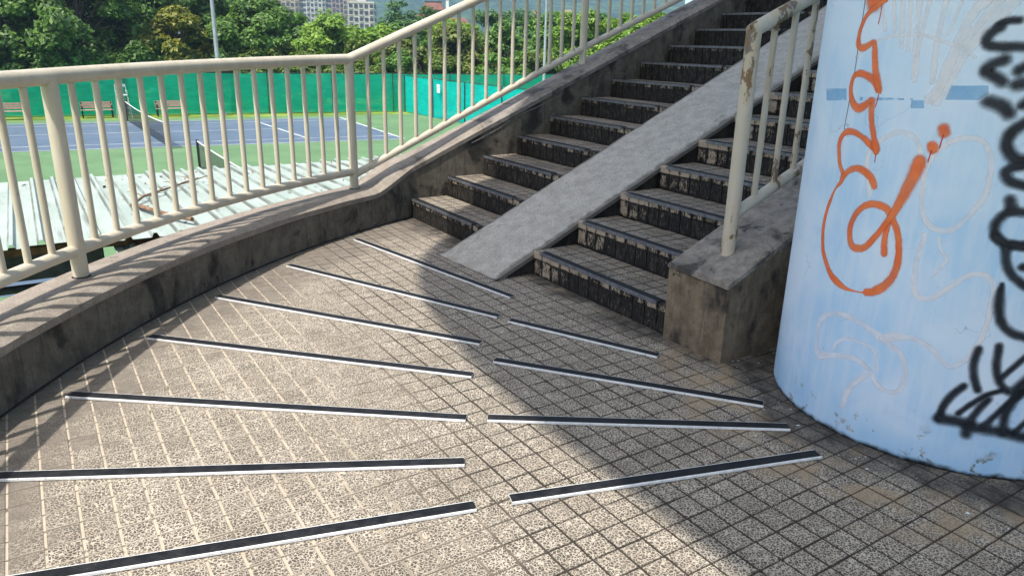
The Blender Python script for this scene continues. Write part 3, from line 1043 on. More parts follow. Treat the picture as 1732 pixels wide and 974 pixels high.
BLACK=[[(-1.132, 1.537, 0.025), (-1.183, 1.533, 0.025), (-1.209, 1.521, 0.025)], [(-1.199, 1.515, 0.033), (-1.232, 1.499, 0.033), (-1.242, 1.474, 0.033), (-1.221, 1.461, 0.033), (-1.172, 1.459, 0.033), (-1.078, 1.461, 0.032)], [(-1.156, 1.421, 0.04), (-1.195, 1.408, 0.04), (-1.222, 1.387, 0.041), (-1.179, 1.372, 0.04), (-1.148, 1.357, 0.04)], [(-1.062, 1.407, 0.037), (-1.094, 1.391, 0.038)], [(-1.047, 1.356, 0.042), (-1.087, 1.35, 0.042)], [(-1.184, 1.295, 0.045), (-1.126, 1.283, 0.045), (-1.094, 1.264, 0.045)], [(-1.031, 1.303, 0.034), (-1.048, 1.29, 0.034)], [(-1.012, 1.24, 0.04), (-1.057, 1.213, 0.041), (-1.075, 1.182, 0.041), (-1.068, 1.157, 0.041), (-1.032, 1.129, 0.041), (-0.975, 1.119, 0.041)], [(-0.972, 1.109, 0.034), (-1.033, 1.096, 0.035), (-1.052, 1.076, 0.035), (-1.02, 1.052, 0.035), (-0.951, 1.043, 0.035)], [(-1.009, 0.995, 0.039), (-0.996, 0.969, 0.039)], [(-0.926, 0.961, 0.033), (-1.003, 0.955, 0.033), (-1.04, 0.921, 0.034), (-1.038, 0.884, 0.034), (-0.989, 0.852, 0.034), (-0.893, 0.853, 0.034)], [(-1.035, 0.873, 0.032), (-0.984, 0.854, 0.032), (-0.892, 0.85, 0.032)], [(-0.979, 0.836, 0.032), (-0.966, 0.796, 0.032), (-0.93, 0.752, 0.032), (-0.848, 0.712, 0.032)], [(-0.871, 0.783, 0.031), (-0.893, 0.781, 0.031)], [(-0.96, 0.716, 0.018), (-0.957, 0.669, 0.033), (-0.941, 0.613, 0.034), (-0.913, 0.576, 0.033), (-0.864, 0.552, 0.033), (-0.794, 0.54, 0.034)], [(-0.992, 0.481, 0.029), (-0.999, 0.429, 0.029), (-0.985, 0.38, 0.029), (-0.956, 0.332, 0.029)], [(-0.908, 0.501, 0.029), (-0.9, 0.432, 0.029), (-0.87, 0.374, 0.029), (-0.823, 0.342, 0.029)], [(-0.775, 0.483, 0.024), (-0.826, 0.429, 0.024), (-0.863, 0.39, 0.024)], [(-1.019, 0.338, 0.029), (-1.063, 0.294, 0.029), (-1.088, 0.247, 0.029), (-1.095, 0.202, 0.029)], [(-1.094, 0.197, 0.045), (-1.006, 0.202, 0.044), (-0.909, 0.19, 0.044), (-0.814, 0.188, 0.044), (-0.673, 0.175, 0.044)], [(-0.959, 0.193, 0.041), (-0.959, 0.161, 0.041)], [(-1.015, 0.233, 0.022), (-0.965, 0.278, 0.022), (-0.915, 0.316, 0.022), (-0.854, 0.342, 0.022)], [(-0.954, 0.215, 0.029), (-0.93, 0.262, 0.029), (-0.898, 0.303, 0.028)], [(-0.892, 0.197, 0.027), (-0.836, 0.263, 0.026), (-0.79, 0.314, 0.026), (-0.737, 0.365, 0.026)], [(-0.796, 0.192, 0.034), (-0.806, 0.245, 0.034), (-0.791, 0.299, 0.034), (-0.759, 0.338, 0.034)], [(-0.744, 0.192, 0.024), (-0.696, 0.243, 0.024)], [(-0.746, 0.395, 0.039), (-0.782, 0.359, 0.04), (-0.79, 0.335, 0.04)]]
WHITE=[[(-1.655, 0.948, 0.021), (-1.691, 1.023, 0.021), (-1.704, 1.08, 0.021), (-1.674, 1.121, 0.02), (-1.619, 1.154, 0.02), (-1.565, 1.175, 0.02), (-1.509, 1.176, 0.019), (-1.455, 1.153, 0.019), (-1.427, 1.114, 0.019)], [(-1.312, 1.159, 0.018), (-1.362, 1.119, 0.018), (-1.39, 1.062, 0.018), (-1.386, 0.998, 0.019), (-1.374, 0.943, 0.019), (-1.346, 0.898, 0.019), (-1.294, 0.871, 0.019), (-1.222, 0.875, 0.018), (-1.174, 0.917, 0.018), (-1.135, 0.962, 0.018), (-1.112, 1.005, 0.018), (-1.112, 1.063, 0.018), (-1.123, 1.119, 0.017), (-1.158, 1.164, 0.017), (-1.201, 1.179, 0.018), (-1.258, 1.176, 0.018), (-1.307, 1.161, 0.018)], [(-1.337, 0.844, 0.019), (-1.337, 0.82, 0.019), (-1.348, 0.765, 0.019), (-1.344, 0.701, 0.019), (-1.329, 0.643, 0.019), (-1.297, 0.623, 0.019), (-1.242, 0.632, 0.019), (-1.205, 0.657, 0.019), (-1.16, 0.693, 0.019), (-1.11, 0.729, 0.018), (-1.066, 0.741, 0.018), (-1.023, 0.734, 0.018), (-0.99, 0.699, 0.018), (-0.985, 0.642, 0.018), (-0.983, 0.574, 0.018), (-0.998, 0.502, 0.019), (-1.034, 0.436, 0.019), (-1.086, 0.402, 0.019), (-1.132, 0.41, 0.019), (-1.192, 0.446, 0.019), (-1.255, 0.466, 0.019), (-1.317, 0.472, 0.02), (-1.389, 0.458, 0.035), (-1.443, 0.443, 0.03), (-1.5, 0.458, 0.02), (-1.577, 0.473, 0.02), (-1.667, 0.48, 0.021), (-1.761, 0.467, 0.021), (-1.829, 0.436, 0.022), (-1.855, 0.389, 0.022), (-1.848, 0.332, 0.022), (-1.819, 0.281, 0.033), (-1.712, 0.305, 0.021), (-1.622, 0.323, 0.021), (-1.545, 0.326, 0.021), (-1.484, 0.308, 0.02), (-1.435, 0.27, 0.02), (-1.385, 0.249, 0.02), (-1.341, 0.248, 0.02), (-1.304, 0.268, 0.02), (-1.292, 0.315, 0.02), (-1.301, 0.361, 0.02), (-1.333, 0.403, 0.02), (-1.387, 0.423, 0.02), (-1.443, 0.441, 0.02)], [(-1.489, 0.282, 0.021), (-1.538, 0.241, 0.021), (-1.576, 0.19, 0.021), (-1.592, 0.12, 0.021)], [(-1.72, 0.331, 0.012), (-1.691, 0.368, 0.012), (-1.634, 0.396, 0.011), (-1.565, 0.399, 0.011), (-1.507, 0.396, 0.011), (-1.464, 0.379, 0.011), (-1.432, 0.315, 0.011)], [(-1.157, 1.602, 0.039), (-1.322, 1.443, 0.041), (-1.404, 1.292, 0.043)], [(-1.22, 1.603, 0.025), (-1.339, 1.463, 0.026)], [(-1.268, 1.603, 0.031), (-1.331, 1.536, 0.032), (-1.403, 1.331, 0.033), (-1.435, 1.291, 0.034)], [(-1.573, 1.608, 0.018), (-1.544, 1.431, 0.018), (-1.525, 1.348, 0.018)], [(-1.52, 1.607, 0.016), (-1.534, 1.465, 0.016), (-1.523, 1.37, 0.016)], [(-1.783, 1.596, 0.016), (-1.732, 1.508, 0.016)], [(-1.713, 1.612, 0.014), (-1.674, 1.501, 0.014)], [(-1.659, 1.61, 0.017), (-1.636, 1.499, 0.017), (-1.618, 1.453, 0.017)], [(-1.616, 1.601, 0.015), (-1.586, 1.443, 0.015)], [(-1.445, 1.606, 0.018), (-1.45, 1.474, 0.019), (-1.438, 1.347, 0.019)], [(-1.374, 1.605, 0.012), (-1.407, 1.495, 0.012)], [(-1.9, 1.416, 0.012), (-1.817, 1.454, 0.012), (-1.72, 1.481, 0.011), (-1.615, 1.492, 0.011), (-1.518, 1.49, 0.011), (-1.431, 1.474, 0.011), (-1.348, 1.455, 0.01), (-1.277, 1.427, 0.01)], [(-1.268, 0.846, 0.009), (-1.251, 0.805, 0.009), (-1.217, 0.771, 0.009), (-1.262, 0.706, 0.009)]]
PATCH=[[(-2.157, 1.296), (-1.941, 1.305), (-1.924, 1.263), (-2.139, 1.252)], [(-1.522, 1.284), (-1.459, 1.287), (-1.452, 1.261), (-1.518, 1.258)], [(-1.35, 1.338), (-1.195, 1.344), (-1.187, 1.318), (-1.227, 1.298), (-1.367, 1.293)], [(-1.876, 1.279), (-1.514, 1.29), (-1.512, 1.285), (-1.871, 1.265)]]

for k, P in enumerate(PATCH):
    V = []
    mid = sum(q[0] for q in P) / len(P), sum(q[1] for q in P) / len(P)
    # subdivide the outline and fan it so that it follows the shaft
    ring = []
    for i in range(len(P)):
        a, b = P[i], P[(i + 1) % len(P)]
        for t in range(6):
            ring.append((a[0] + (b[0] - a[0]) * t / 6, a[1] + (b[1] - a[1]) * t / 6))
    V, F, E = [], [], []
    for s in (1.0, 0.66, 0.33):
        for (th, z) in ring:
            a = mid[0] + (th - mid[0]) * s; zz = mid[1] + (z - mid[1]) * s
            V.append((PX + (PR + 0.00015) * math.cos(a), PY + (PR + 0.00015) * math.sin(a), zz)); E.append(1.02 if s == 1.0 else 0.2)
    c = len(V)
    V.append((PX + (PR + 0.00015) * math.cos(mid[0]), PY + (PR + 0.00015) * math.sin(mid[0]), mid[1])); E.append(0.0)
    L = len(ring)
    for s in range(2):
        for i in range(L):
            F.append((s * L + i, s * L + (i + 1) % L, (s + 1) * L + (i + 1) % L, (s + 1) * L + i))
    for i in range(L):
        F.append((2 * L + i, 2 * L + (i + 1) % L, c))
    me = mesh('paint_patch', V, F, True)
    at = me.attributes.new('edge', 'FLOAT', 'POINT')
    at.data.foreach_set('value', E)
    link('paint_patch', me, M['patch'], pillar)
for k, P in enumerate(WHITE):
    stroke('white_stroke', P, M['white'], 0.00022 + 0.000008 * k)
stroke('seam', [(-1.905, 1.75, 0.004), (-1.897, 1.45, 0.0035), (-1.8945, 1.36, 0.003), (-1.905, 1.16, 0.003)], M['seam'], 0.0004)
for k, P in enumerate(ORANGE):
    stroke('orange_stroke', P, M['orange'], 0.00046 + 0.00001 * k, 1.08)
for k, P in enumerate(DRIPS):
    stroke('red_drip', P, M['drip'], 0.0006 + 0.00001 * k)
for k, P in enumerate(BLACK):
    stroke('black_stroke', P, M['black'], 0.00066 + 0.00001 * k, 0.86)

# ---------------------------------------------------------------- loose nosing strips laid on the floor
STRIPS = [
    ((608, 403), (872, 499), 'loose nosing strip nearest the foot of the stairs, touching the ramp end'),
    ((494, 446), (848, 531), 'second loose nosing strip out from the stairs on the parapet side'),
    ((374, 498), (817, 575), 'third loose nosing strip out from the stairs on the parapet side'),
    ((260, 565), (802, 629), 'fourth loose nosing strip out from the stairs on the parapet side'),
    ((123, 661), (790, 700), 'fifth loose nosing strip out from the stairs, left end just in shadow'),
    ((0, 797), (785, 773), 'sixth loose nosing strip, nearly level, crossing the left edge of the picture'),
    ((0, 975), (800, 846), 'frontmost loose nosing strip, lower left corner of the picture'),
    ((867, 538), (1117, 597), 'shortest loose nosing strip, ending below the stair end wall'),
    ((840, 604), (1292, 678), 'shaded loose nosing strip ending between end wall and blue pillar'),
    ((825, 700), (1330, 715), 'nearly level loose nosing strip ending at the foot of the blue pillar'),
    ((860, 835), (1376, 760), 'front right loose nosing strip rising towards the blue pillar'),
]


def px_floor(q, z):
    d = fw + rt * ((q[0] - 866) / F_PX) - up * ((q[1] - 487) / F_PX)
    return camP + d * ((z - camP.z) / d.z)


SH = 0.0118
for k, (a, b, lab) in enumerate(STRIPS):
    A = px_floor(a, SH); B = px_floor(b, SH)
    d = (B - A).normalized()
    if k in (5, 6):           # these run on out of the picture to the same distance from the parapet
        while math.hypot(A.x - CX, A.y - CY) < 6.08:
            A -= d * 0.01
    L = (B - A).length
    yaw = math.atan2(d.y, d.x)
    o = empty('nosing_strip', (A.x, A.y, 0.0), lab, 'nosing strip', 'loose stair nosing strips fanned out over the floor')
    o.rotation_euler = (0, random.gauss(0, 0.0004), yaw)
    W = 0.047
    al = MB().box(0, L, -W, -W + 0.0030, 0.0, SH - 0.001).box(0, L, -W, -0.0, SH - 0.0045, SH - 0.0018).box(0, L, -0.003, 0.0, 0.001, SH + 0.0003)
    al.box(0, L, -W - 0.0035, -W, SH - 0.0085, SH - 0.0002)
    me = mesh('aluminium_angle', al.V, al.F); me.materials.append(M['alu'])
    q = bpy.data.objects.new('aluminium_angle', me); col.objects.link(q); q.parent = o
    rb = MB()
    for i in range(6):
        rb.box(0.001, L - 0.001, -0.0425 + i * 0.0066, -0.0372 + i * 0.0066, SH - 0.0015, SH + 0.0015)
    rb.box(0.0008, L - 0.0008, -0.0434, -0.0034, SH - 0.0016, SH - 0.0002)
    me = mesh('rubber_insert', rb.V, rb.F); me.materials.append(M['rubber'])
    q = bpy.data.objects.new('rubber_insert', me); col.objects.link(q); q.parent = o

# ---------------------------------------------------------------- railings
RR = 6.43
A1, A2 = -130.75, -153.75
rail = empty('railing', (CX + RR * math.cos(math.radians(A1)), CY + RR * math.sin(math.radians(A1)), 0.28), 'long cream painted steel railing along the curved parapet and up the left of the stairs', 'railing')


def arcp(deg, z, r=RR):
    a = math.radians(deg)
    return (CX + r * math.cos(a), CY + r * math.sin(a), z)


def ztr(deg):
    return 1.238 + (1.287 - 1.238) * min(1.0, max(0.0, (-deg - 128.2) / 25.6))


P2 = Vector(arcp(A2, 0)); P3 = Vector((-2.03, 1.9, 0)); dS = (P3 - P2).normalized(); LS = (P3 - P2).length


def sp(s, z):
    if s <= LS:
        q = P2 + dS * s
    else:
        q = P3 + Vector((0, 1, 0)) * (s - LS)
    return (q.x, q.y, z)


ztop_s = lambda s: 1.287 + 0.4015 * s
zlow_s = lambda s: 0.402 + 0.4115 * s
angs = list(np.arange(-84, A2, -1.5)) + [A2]
top = [arcp(a, ztr(a)) for a in angs]
top += [sp(s, ztop_s(s)) for s in (0.6, 1.2, 1.8, LS, LS + 1.2, LS + 2.6, LS + 4.0)]
MB().tube(top, 0.0375, 18).build('top_rail', M['rail'], rail, True)
low = [arcp(a, 0.430) for a in angs]
MB().tube(low, 0.030, 14).build('bottom_rail', M['rail'], rail, True)
MB().tube([sp(s, zlow_s(s)) for s in (0.0, 0.6, 1.2, 1.8, LS, LS + 1.2, LS + 2.6, LS + 4.0)], 0.030, 14).build('bottom_rail', M['rail'], rail, True)


def vert(parent, name, x, y, z0, z1, r, seg, mat):
    key = (name, round(z1 - z0, 3), r)
    if key not in _cache:
        b = MB().tube([(0, 0, 0), (0, 0, z1 - z0)], r, seg)
        me = mesh(name, b.V, b.F, True)
        me.set_sharp_from_angle(angle=math.radians(40))
        me.materials.append(mat)
        _cache[key] = me
    return link(name, _cache[key], None, parent, (x, y, z0))


for a in (A1, A1 + 23.2, A1 + 46.4):
    x, y, _ = arcp(a, 0)
    vert(rail, 'post', x, y, 0.288, ztr(a), 0.0365, 16, M['rail'])
vert(rail, 'post', P2.x, P2.y, 0.286, 1.287, 0.0345, 16, M['rail'])
for s in (LS, LS + 2.4):
    x, y, _ = sp(s, 0)
    vert(rail, 'post', x, y, ztop(-1.84, y) + 0.02, ztop_s(s), 0.0345, 16, M['rail'])
for q in ((*arcp(A1, 0)[:2], 0.2955), (P2.x, P2.y, 0.2955)):
    MB().tube([(q[0], q[1], q[2] - 0.004), (q[0], q[1], q[2] + 0.005)], [0.047, 0.039], 16).build('base_collar', M['dark_joint'], rail)
st_a = 1.449
for k in range(1, 16):
    a = A1 - 1.23 - st_a * (k - 1)
    x, y, _ = arcp(a, 0)
    vert(rail, 'baluster', x, y, 0.445, round(ztr(a), 2), 0.0165, 12, M['rail'])
for k in range(0, 30):
    a = A1 + 1.45 + 1.38 * k
    if abs(a - (A1 + 23.2)) < 0.7:
        continue
    x, y, _ = arcp(a, 0)
    vert(rail, 'baluster', x, y, 0.445, round(ztr(a), 2), 0.0165, 12, M['rail'])
for k in range(40):
    s = 0.154 + 0.1422 * k
    if s > LS + 3.9 or abs(s - LS) < 0.06 or abs(s - LS - 2.4) < 0.06:
        continue
    x, y, _ = sp(s, 0)
    vert(rail, 'baluster', x, y, zlow_s(s) + 0.02, zlow_s(s) + 0.02 + 0.865, 0.0165, 12, M['rail'])

rr = empty('railing', (1.45, 0.14, 0.48), 'short chipped cream steel railing on the end wall in front of the pillar', 'railing')
XQ = 1.45
zt_r = lambda y: 1.515 + 0.425 * (y - 0.15)
zl_r = lambda y: 0.670 + 0.425 * (y - 0.15)
pts = [(XQ, 0.15, bz(0.15) - 0.01), (XQ, 0.15, zt_r(0.15) - 0.03)]
MB().tube([(XQ, 0.148, bz(0.15) - 0.03), (XQ, 0.15, zt_r(0.15))], 0.0345, 18).build('post', M['rail_post'], rr, True)
MB().tube([(XQ, 0.137, zt_r(0.137) - 0.004), (XQ, 0.15, zt_r(0.15)), (XQ, 2.5, zt_r(2.5)), (XQ, 5.5, zt_r(5.5))], 0.0335, 18).build('top_rail', M['rail_worn'], rr, True)
MB().tube([(XQ, 0.15, zl_r(0.15)), (XQ, 5.5, zl_r(5.5))], 0.028, 14).build('bottom_rail', M['rail_worn'], rr, True)
for y in (2.6, 5.0):
    MB().tube([(XQ, y, bz(y) - 0.03), (XQ, y, zt_r(y))], 0.0335, 14).build('post', M['rail_worn'], rr, True)
for k in range(36):
    y = 0.290 + 0.1345 * k
    if abs(y - 2.6) < 0.06 or abs(y - 5.0) < 0.06 or y > 5.3:
        continue
    vert(rr, 'baluster', XQ, y, zl_r(y) + 0.02, zl_r(y) + 0.02 + 0.83, 0.0152, 12, M['rail_worn'])

# ---------------------------------------------------------------- shed roof below the parapet
def roof_mat():
    t = NT('mint_roof_paint')
    p = t.pos()
    k = t.noise(t.scale(p, (0.4, 1, 1)), 3.0, 6.0, 0.65)
    c = t.mix(t.ramp(k, 0.3, 0.7), (0.30, 0.365, 0.330), (0.38, 0.445, 0.408))
    d = t.noise(t.scale(p, (0.10, 2.4, 1)), 4.0, 6.0, 0.7)
    c = t.mix(t.ramp(d, 0.56, 0.74, 0.0, 0.6), c, (0.12, 0.11, 0.09))
    x, y, z = t.sep(p)
    fr = t.math('FRACT', t.math('DIVIDE', t.math('ADD', y, 9.0 + 0.255), 0.255))
    lap = t.math('MULTIPLY', t.ramp(t.math('ABSOLUTE', t.math('SUBTRACT', fr, 0.60)), 0.06, 0.02), t.ramp(t.noise(t.scale(p, (0.5, 3, 1)), 3.0, 4.0), 0.35, 0.6, 0.25, 0.85))
    c = t.mix(lap, c, (0.10, 0.105, 0.095))
    r = t.noise(p, 13.0, 5.0, 0.65)
    c = t.mix(t.ramp(r, 0.68, 0.72, 0.0, 0.9), c, (0.16, 0.065, 0.035))
    return t.done(t.bsdf(c, 0.6, None, 0, 0.35))


M['roof'] = roof_mat()
M['rust'] = m_plain('rusty_steel', (0.14, 0.065, 0.035), 0.85, 0, 0.5, 9.0, 0.3)
M['darksteel'] = m_plain('dark_steel', (0.035, 0.037, 0.042), 0.6, 0, 0.3, 9.0)
M['twig'] = m_plain('dry_wood', (0.20, 0.125, 0.075), 0.9, 0, 0.4, 14.0, 0.3)
shed = empty('shed', (-7.0, 0.0, ZG), 'open shed with pale mint ribbed metal roof between parapet and courts', 'shed')
XN, XF = -4.72, -9.05


def sheet(y0, xn, xf, zoff):
    prof = []
    for k in range(3):
        b = y0 + k * 0.255
        prof += [(b, 0.0), (b + 0.150, 0.0), (b + 0.168, 0.046), (b + 0.200, 0.046), (b + 0.222, 0.0)]
    prof.append((y0 + 0.772, 0.0))
    V, F = [], []
    n = len(prof)
    NXs = 8
    for a in range(NXs + 1):
        x = xn + (xf - xn) * a / NXs
        for (yy, zz) in prof:
            w = 0.0015 * mnoise.noise(Vector((x * 1.1, yy * 2.0, 0)))
            e = 0.003 * mnoise.noise(Vector((yy * 5, a, 3))) if a in (0, NXs) else 0
            V.append((x + e * 2, yy, -0.60 + 0.012 * (x + 4.7) + zz + zoff + w))
    for a in range(NXs):
        for j in range(n - 1):
            F.append((a * n + j, (a + 1) * n + j, (a + 1) * n + j + 1, a * n + j + 1))
    m0 = len(V)
    V += [(x, y, z - 0.004) for x, y, z in V[:m0]]
    F += [tuple(i + m0 for i in reversed(f)) for f in F[:]]
    for a in (0, NXs):
        for j in range(n - 1):
            F.append((a * n + j, a * n + j + 1, m0 + a * n + j + 1, m0 + a * n + j))
    return link('roof_sheet', mesh('roof_sheet', V, F), M['roof'], shed)


for k in range(23):
    y0 = -9.0 + 0.765 * k
    sheet(y0, XN + (0.22 if y0 > -2.2 else 0.0) + random.uniform(-0.10, 0.08), XF + random.uniform(-0.02, 0.02), 0.004 * (k % 2))
for (xx, zz, r) in ((-4.95, -0.68, 0.035), (-6.3, -0.69, 0.035), (-7.7, -0.70, 0.035), (-8.9, -0.72, 0.035)):
    MB().box(xx - r, xx + r, -9.5, 8.0, zz - 0.05, zz + 0.03).build('purlin', M['rust'], shed)
MB().box(-5.12, -5.02, -9.5, -2.15, -1.02, -0.70).build('eave_shade_board', M['darksteel'], shed)  # dark board added to stand in for the shade under the eaves
for yy in (-8.0, -4.6, -0.9, 2.8, 6.4):
    for xx in (-5.0, -8.85):
        MB().box(xx - 0.05, xx + 0.05, yy - 0.05, yy + 0.05, ZG, -0.75).build('post', M['darksteel'], shed)
    MB().box(-9.0, -4.8, yy - 0.04, yy + 0.04, -0.86, -0.76).build('beam', M['darksteel'], shed)
# lower lean-to sheet peeping out below the eaves
lean = empty('lean_to_roof', (-4.2, -1.4, -0.8), 'pale sheet of a lower lean-to roof tucked under the shed eaves', 'roof')
V, F = [], []
prof = []
for k in range(6):
    b = -2.05 + k * 0.255
    prof += [(b, 0.0), (b + 0.15, 0.0), (b + 0.172, 0.034), (b + 0.2, 0.034), (b + 0.222, 0.0)]
n = len(prof)
for a in range(4):
    x = -5.6 + 1.0 * a / 3
    for (yy, zz) in prof:
        V.append((x, yy, -0.735 - 0.01 * a + zz))
for a in range(3):
    for j in range(n - 1):
        F.append((a * n + j, (a + 1) * n + j, (a + 1) * n + j + 1, a * n + j + 1))
m0 = len(V)
V += [(x, y, z - 0.004) for x, y, z in V[:m0]]
F += [tuple(i + m0 for i in reversed(f)) for f in F[:]]
link('roof_sheet', mesh('roof_sheet', V, F), M['roof'], lean)
MB().tube([(-4.5, -2.0, -1.0), (-4.5, -0.7, -1.0)], 0.03, 8).build('purlin', M['rust'], lean)
# pipes under the shed, seen dark against the sunlit court
for (xx, zz, r) in ((-5.3, -1.18, 0.045), (-5.3, -1.62, 0.03)):
    o = MB().tube([(xx, -9.0, zz), (xx, 7.5, zz)], r, 8).build('cross_pipe', M['darksteel'], shed)

br = MB()
P = [(-6.30, -1.70, -0.585), (-6.62, -1.52, -0.545), (-6.95, -1.30, -0.56), (-7.30, -1.0, -0.555), (-7.62, -0.72, -0.56), (-7.95, -0.42, -0.55)]
br.tube(P, [0.018, 0.017, 0.015, 0.012, 0.009, 0.005], 7)
for k, q in enumerate(P[1:-1]):
    for s in (-1, 1):
        e = Vector(q) + Vector((random.uniform(-0.35, -0.05), s * random.uniform(0.08, 0.28), random.uniform(0.0, 0.04)))
        br.tube([q, (Vector(q) + e) / 2 + Vector((0, 0, 0.02)), e], [0.008, 0.006, 0.003], 5)
tag(br.build('dry_branch', M['twig']), 'dead twiggy branch lying across the mint shed roof', 'branch')
tag(MB().tube([(-6.2, -1.66, -0.565), (-5.5, -1.5, -0.535), (-4.95, -1.24, -0.53)], [0.03, 0.028, 0.026], 8).build('wooden_pole', M['twig']), 'brown wooden pole lying at the near eaves of the shed roof', 'pole')


def leaf_quads(P, N, size, asp=0.55):
    """diamond leaves: centres P (n,3), unit normals N (n,3)"""
    n = len(P)
    a = rng.normal(size=(n, 3))
    t = a - (a * N).sum(1, keepdims=True) * N
    t /= np.linalg.norm(t, axis=1, keepdims=True) + 1e-9
    b = np.cross(N, t)
    s = size[:, None]
    V = np.empty((n, 4, 3))
    V[:, 0] = P - t * s
    V[:, 1] = P - b * s * asp + N * s * 0.12
    V[:, 2] = P + t * s
    V[:, 3] = P + b * s * asp + N * s * 0.12
    return V.reshape(-1, 3)


def quad_mesh(name, V):
    n = len(V) // 4
    me = bpy.data.meshes.new(name)
    me.vertices.add(n * 4)
    me.vertices.foreach_set('co', np.ascontiguousarray(V, dtype=np.float32).ravel())
    me.loops.add(n * 4)
    me.loops.foreach_set('vertex_index', np.arange(n * 4, dtype=np.int32))
    me.polygons.add(n)
    me.polygons.foreach_set('loop_start', np.arange(0, n * 4, 4, dtype=np.int32))
    me.update(calc_edges=True)
    me.validate()
    return me


def unit(a):
    return a / (np.linalg.norm(a, axis=1, keepdims=True) + 1e-9)


M['litter'] = m_plain('leaf_litter', (0.16, 0.075, 0.035), 0.9, 0, 0.6, 30.0)
npt = 150
Pl = np.stack([rng.uniform(-8.9, -4.8, npt), rng.uniform(-4.5, 2.6, npt), np.full(npt, 0.0)], 1)
Pl[:, 2] = -0.585 + 0.012 * (Pl[:, 0] + 4.7)
Nl = unit(rng.normal(size=(npt, 3)) * 0.35 + [0, 0, 1])
tag(link('leaf_litter', quad_mesh('leaf_litter', leaf_quads(Pl, Nl, rng.uniform(0.015, 0.05, npt))), M['litter']), 'scattered dry brown leaves lying on the mint shed roof', 'leaves', None, 'stuff')

# ---------------------------------------------------------------- tennis courts: nets, benches, umpire chair, lamps
M['net'] = m_plain('net_cord', (0.02, 0.024, 0.03), 0.9)
M['tape'] = m_plain('net_tape', (0.72, 0.74, 0.74), 0.8, 0, 0.1)
M['galv'] = m_plain('galvanised_steel', (0.42, 0.45, 0.48), 0.42, 0.35, 0.12, 4.0)
M['slat'] = m_plain('bench_slat', (0.44, 0.30, 0.235), 0.8, 0, 0.15, 10.0)
M['iron'] = m_plain('black_iron', (0.015, 0.015, 0.017), 0.5, 0, 0.2)
M['whitesteel'] = m_plain('white_steel', (0.55, 0.60, 0.60), 0.5, 0, 0.1)


def net(a, b, h0, h1, sag, label):
    a = Vector((*a, ZG)); b = Vector((*b, ZG))
    L = (b - a).length; d = (b - a) / L; s = Vector((d.y, -d.x, 0))
    o = empty('tennis_net', a, label, 'tennis net', 'nets on the tennis courts')
    top = lambda t: (h0 + (h1 - h0) * t - sag * 4 * t * (1 - t))
    nb = MB()
    n = int(L / 0.06)
    for k in range(n + 1):
        t = k / n; q = a + d * L * t
        z1 = ZG + top(t) - 0.03; z0 = ZG + 0.03 + 0.05 * t * (1 - t)
        w = d * 0.0105
        nb.add([Vector((q.x, q.y, z0)) - w, Vector((q.x, q.y, z0)) + w, Vector((q.x, q.y, z1)) + w, Vector((q.x, q.y, z1)) - w], [(0, 1, 2, 3)])
    for r in range(17):
        f = r / 16
        V = []
        for k in range(25):
            t = k / 24; q = a + d * L * t
            z = ZG + 0.03 + (top(t) - 0.06) * f
            V += [(q.x, q.y, z - 0.010), (q.x, q.y, z + 0.010)]
        nb.add(V, [(2 * k, 2 * k + 2, 2 * k + 3, 2 * k + 1) for k in range(24)])
    nb.build('mesh', M['net'], o)
    tp = MB(); V = []
    for k in range(25):
        t = k / 24; q = a + d * L * t; z = ZG + top(t)
        V += [Vector((q.x, q.y, z - 0.035)) + s * 0.012, Vector((q.x, q.y, z)) + s * 0.008, Vector((q.x, q.y, z)) - s * 0.008, Vector((q.x, q.y, z - 0.035)) - s * 0.012]
    for k in range(24):
        for j in range(4):
            tp.F.append((4 * k + j, 4 * k + (j + 1) % 4, 4 * k + 4 + (j + 1) % 4, 4 * k + 4 + j))
    tp.V = [tuple(v) for v in V]
    tp.build('tape', M['tape'], o)
    for q, h in ((a, h0), (b, h1)):
        MB().tube([(q.x, q.y, ZG), (q.x, q.y, ZG + h + 0.03)], 0.045, 10).build('post', M['iron'], o)
    return o


net((-30.7, 2.4), (-42.85, 2.15), 1.07, 1.07, 0.13, 'dark tennis net across the blue court in front of the benches')
net((-25.1, 2.48), (-12.5, 2.75), 1.0, 1.0, 0.14, 'low dark net on green ground just beyond the shed roof')


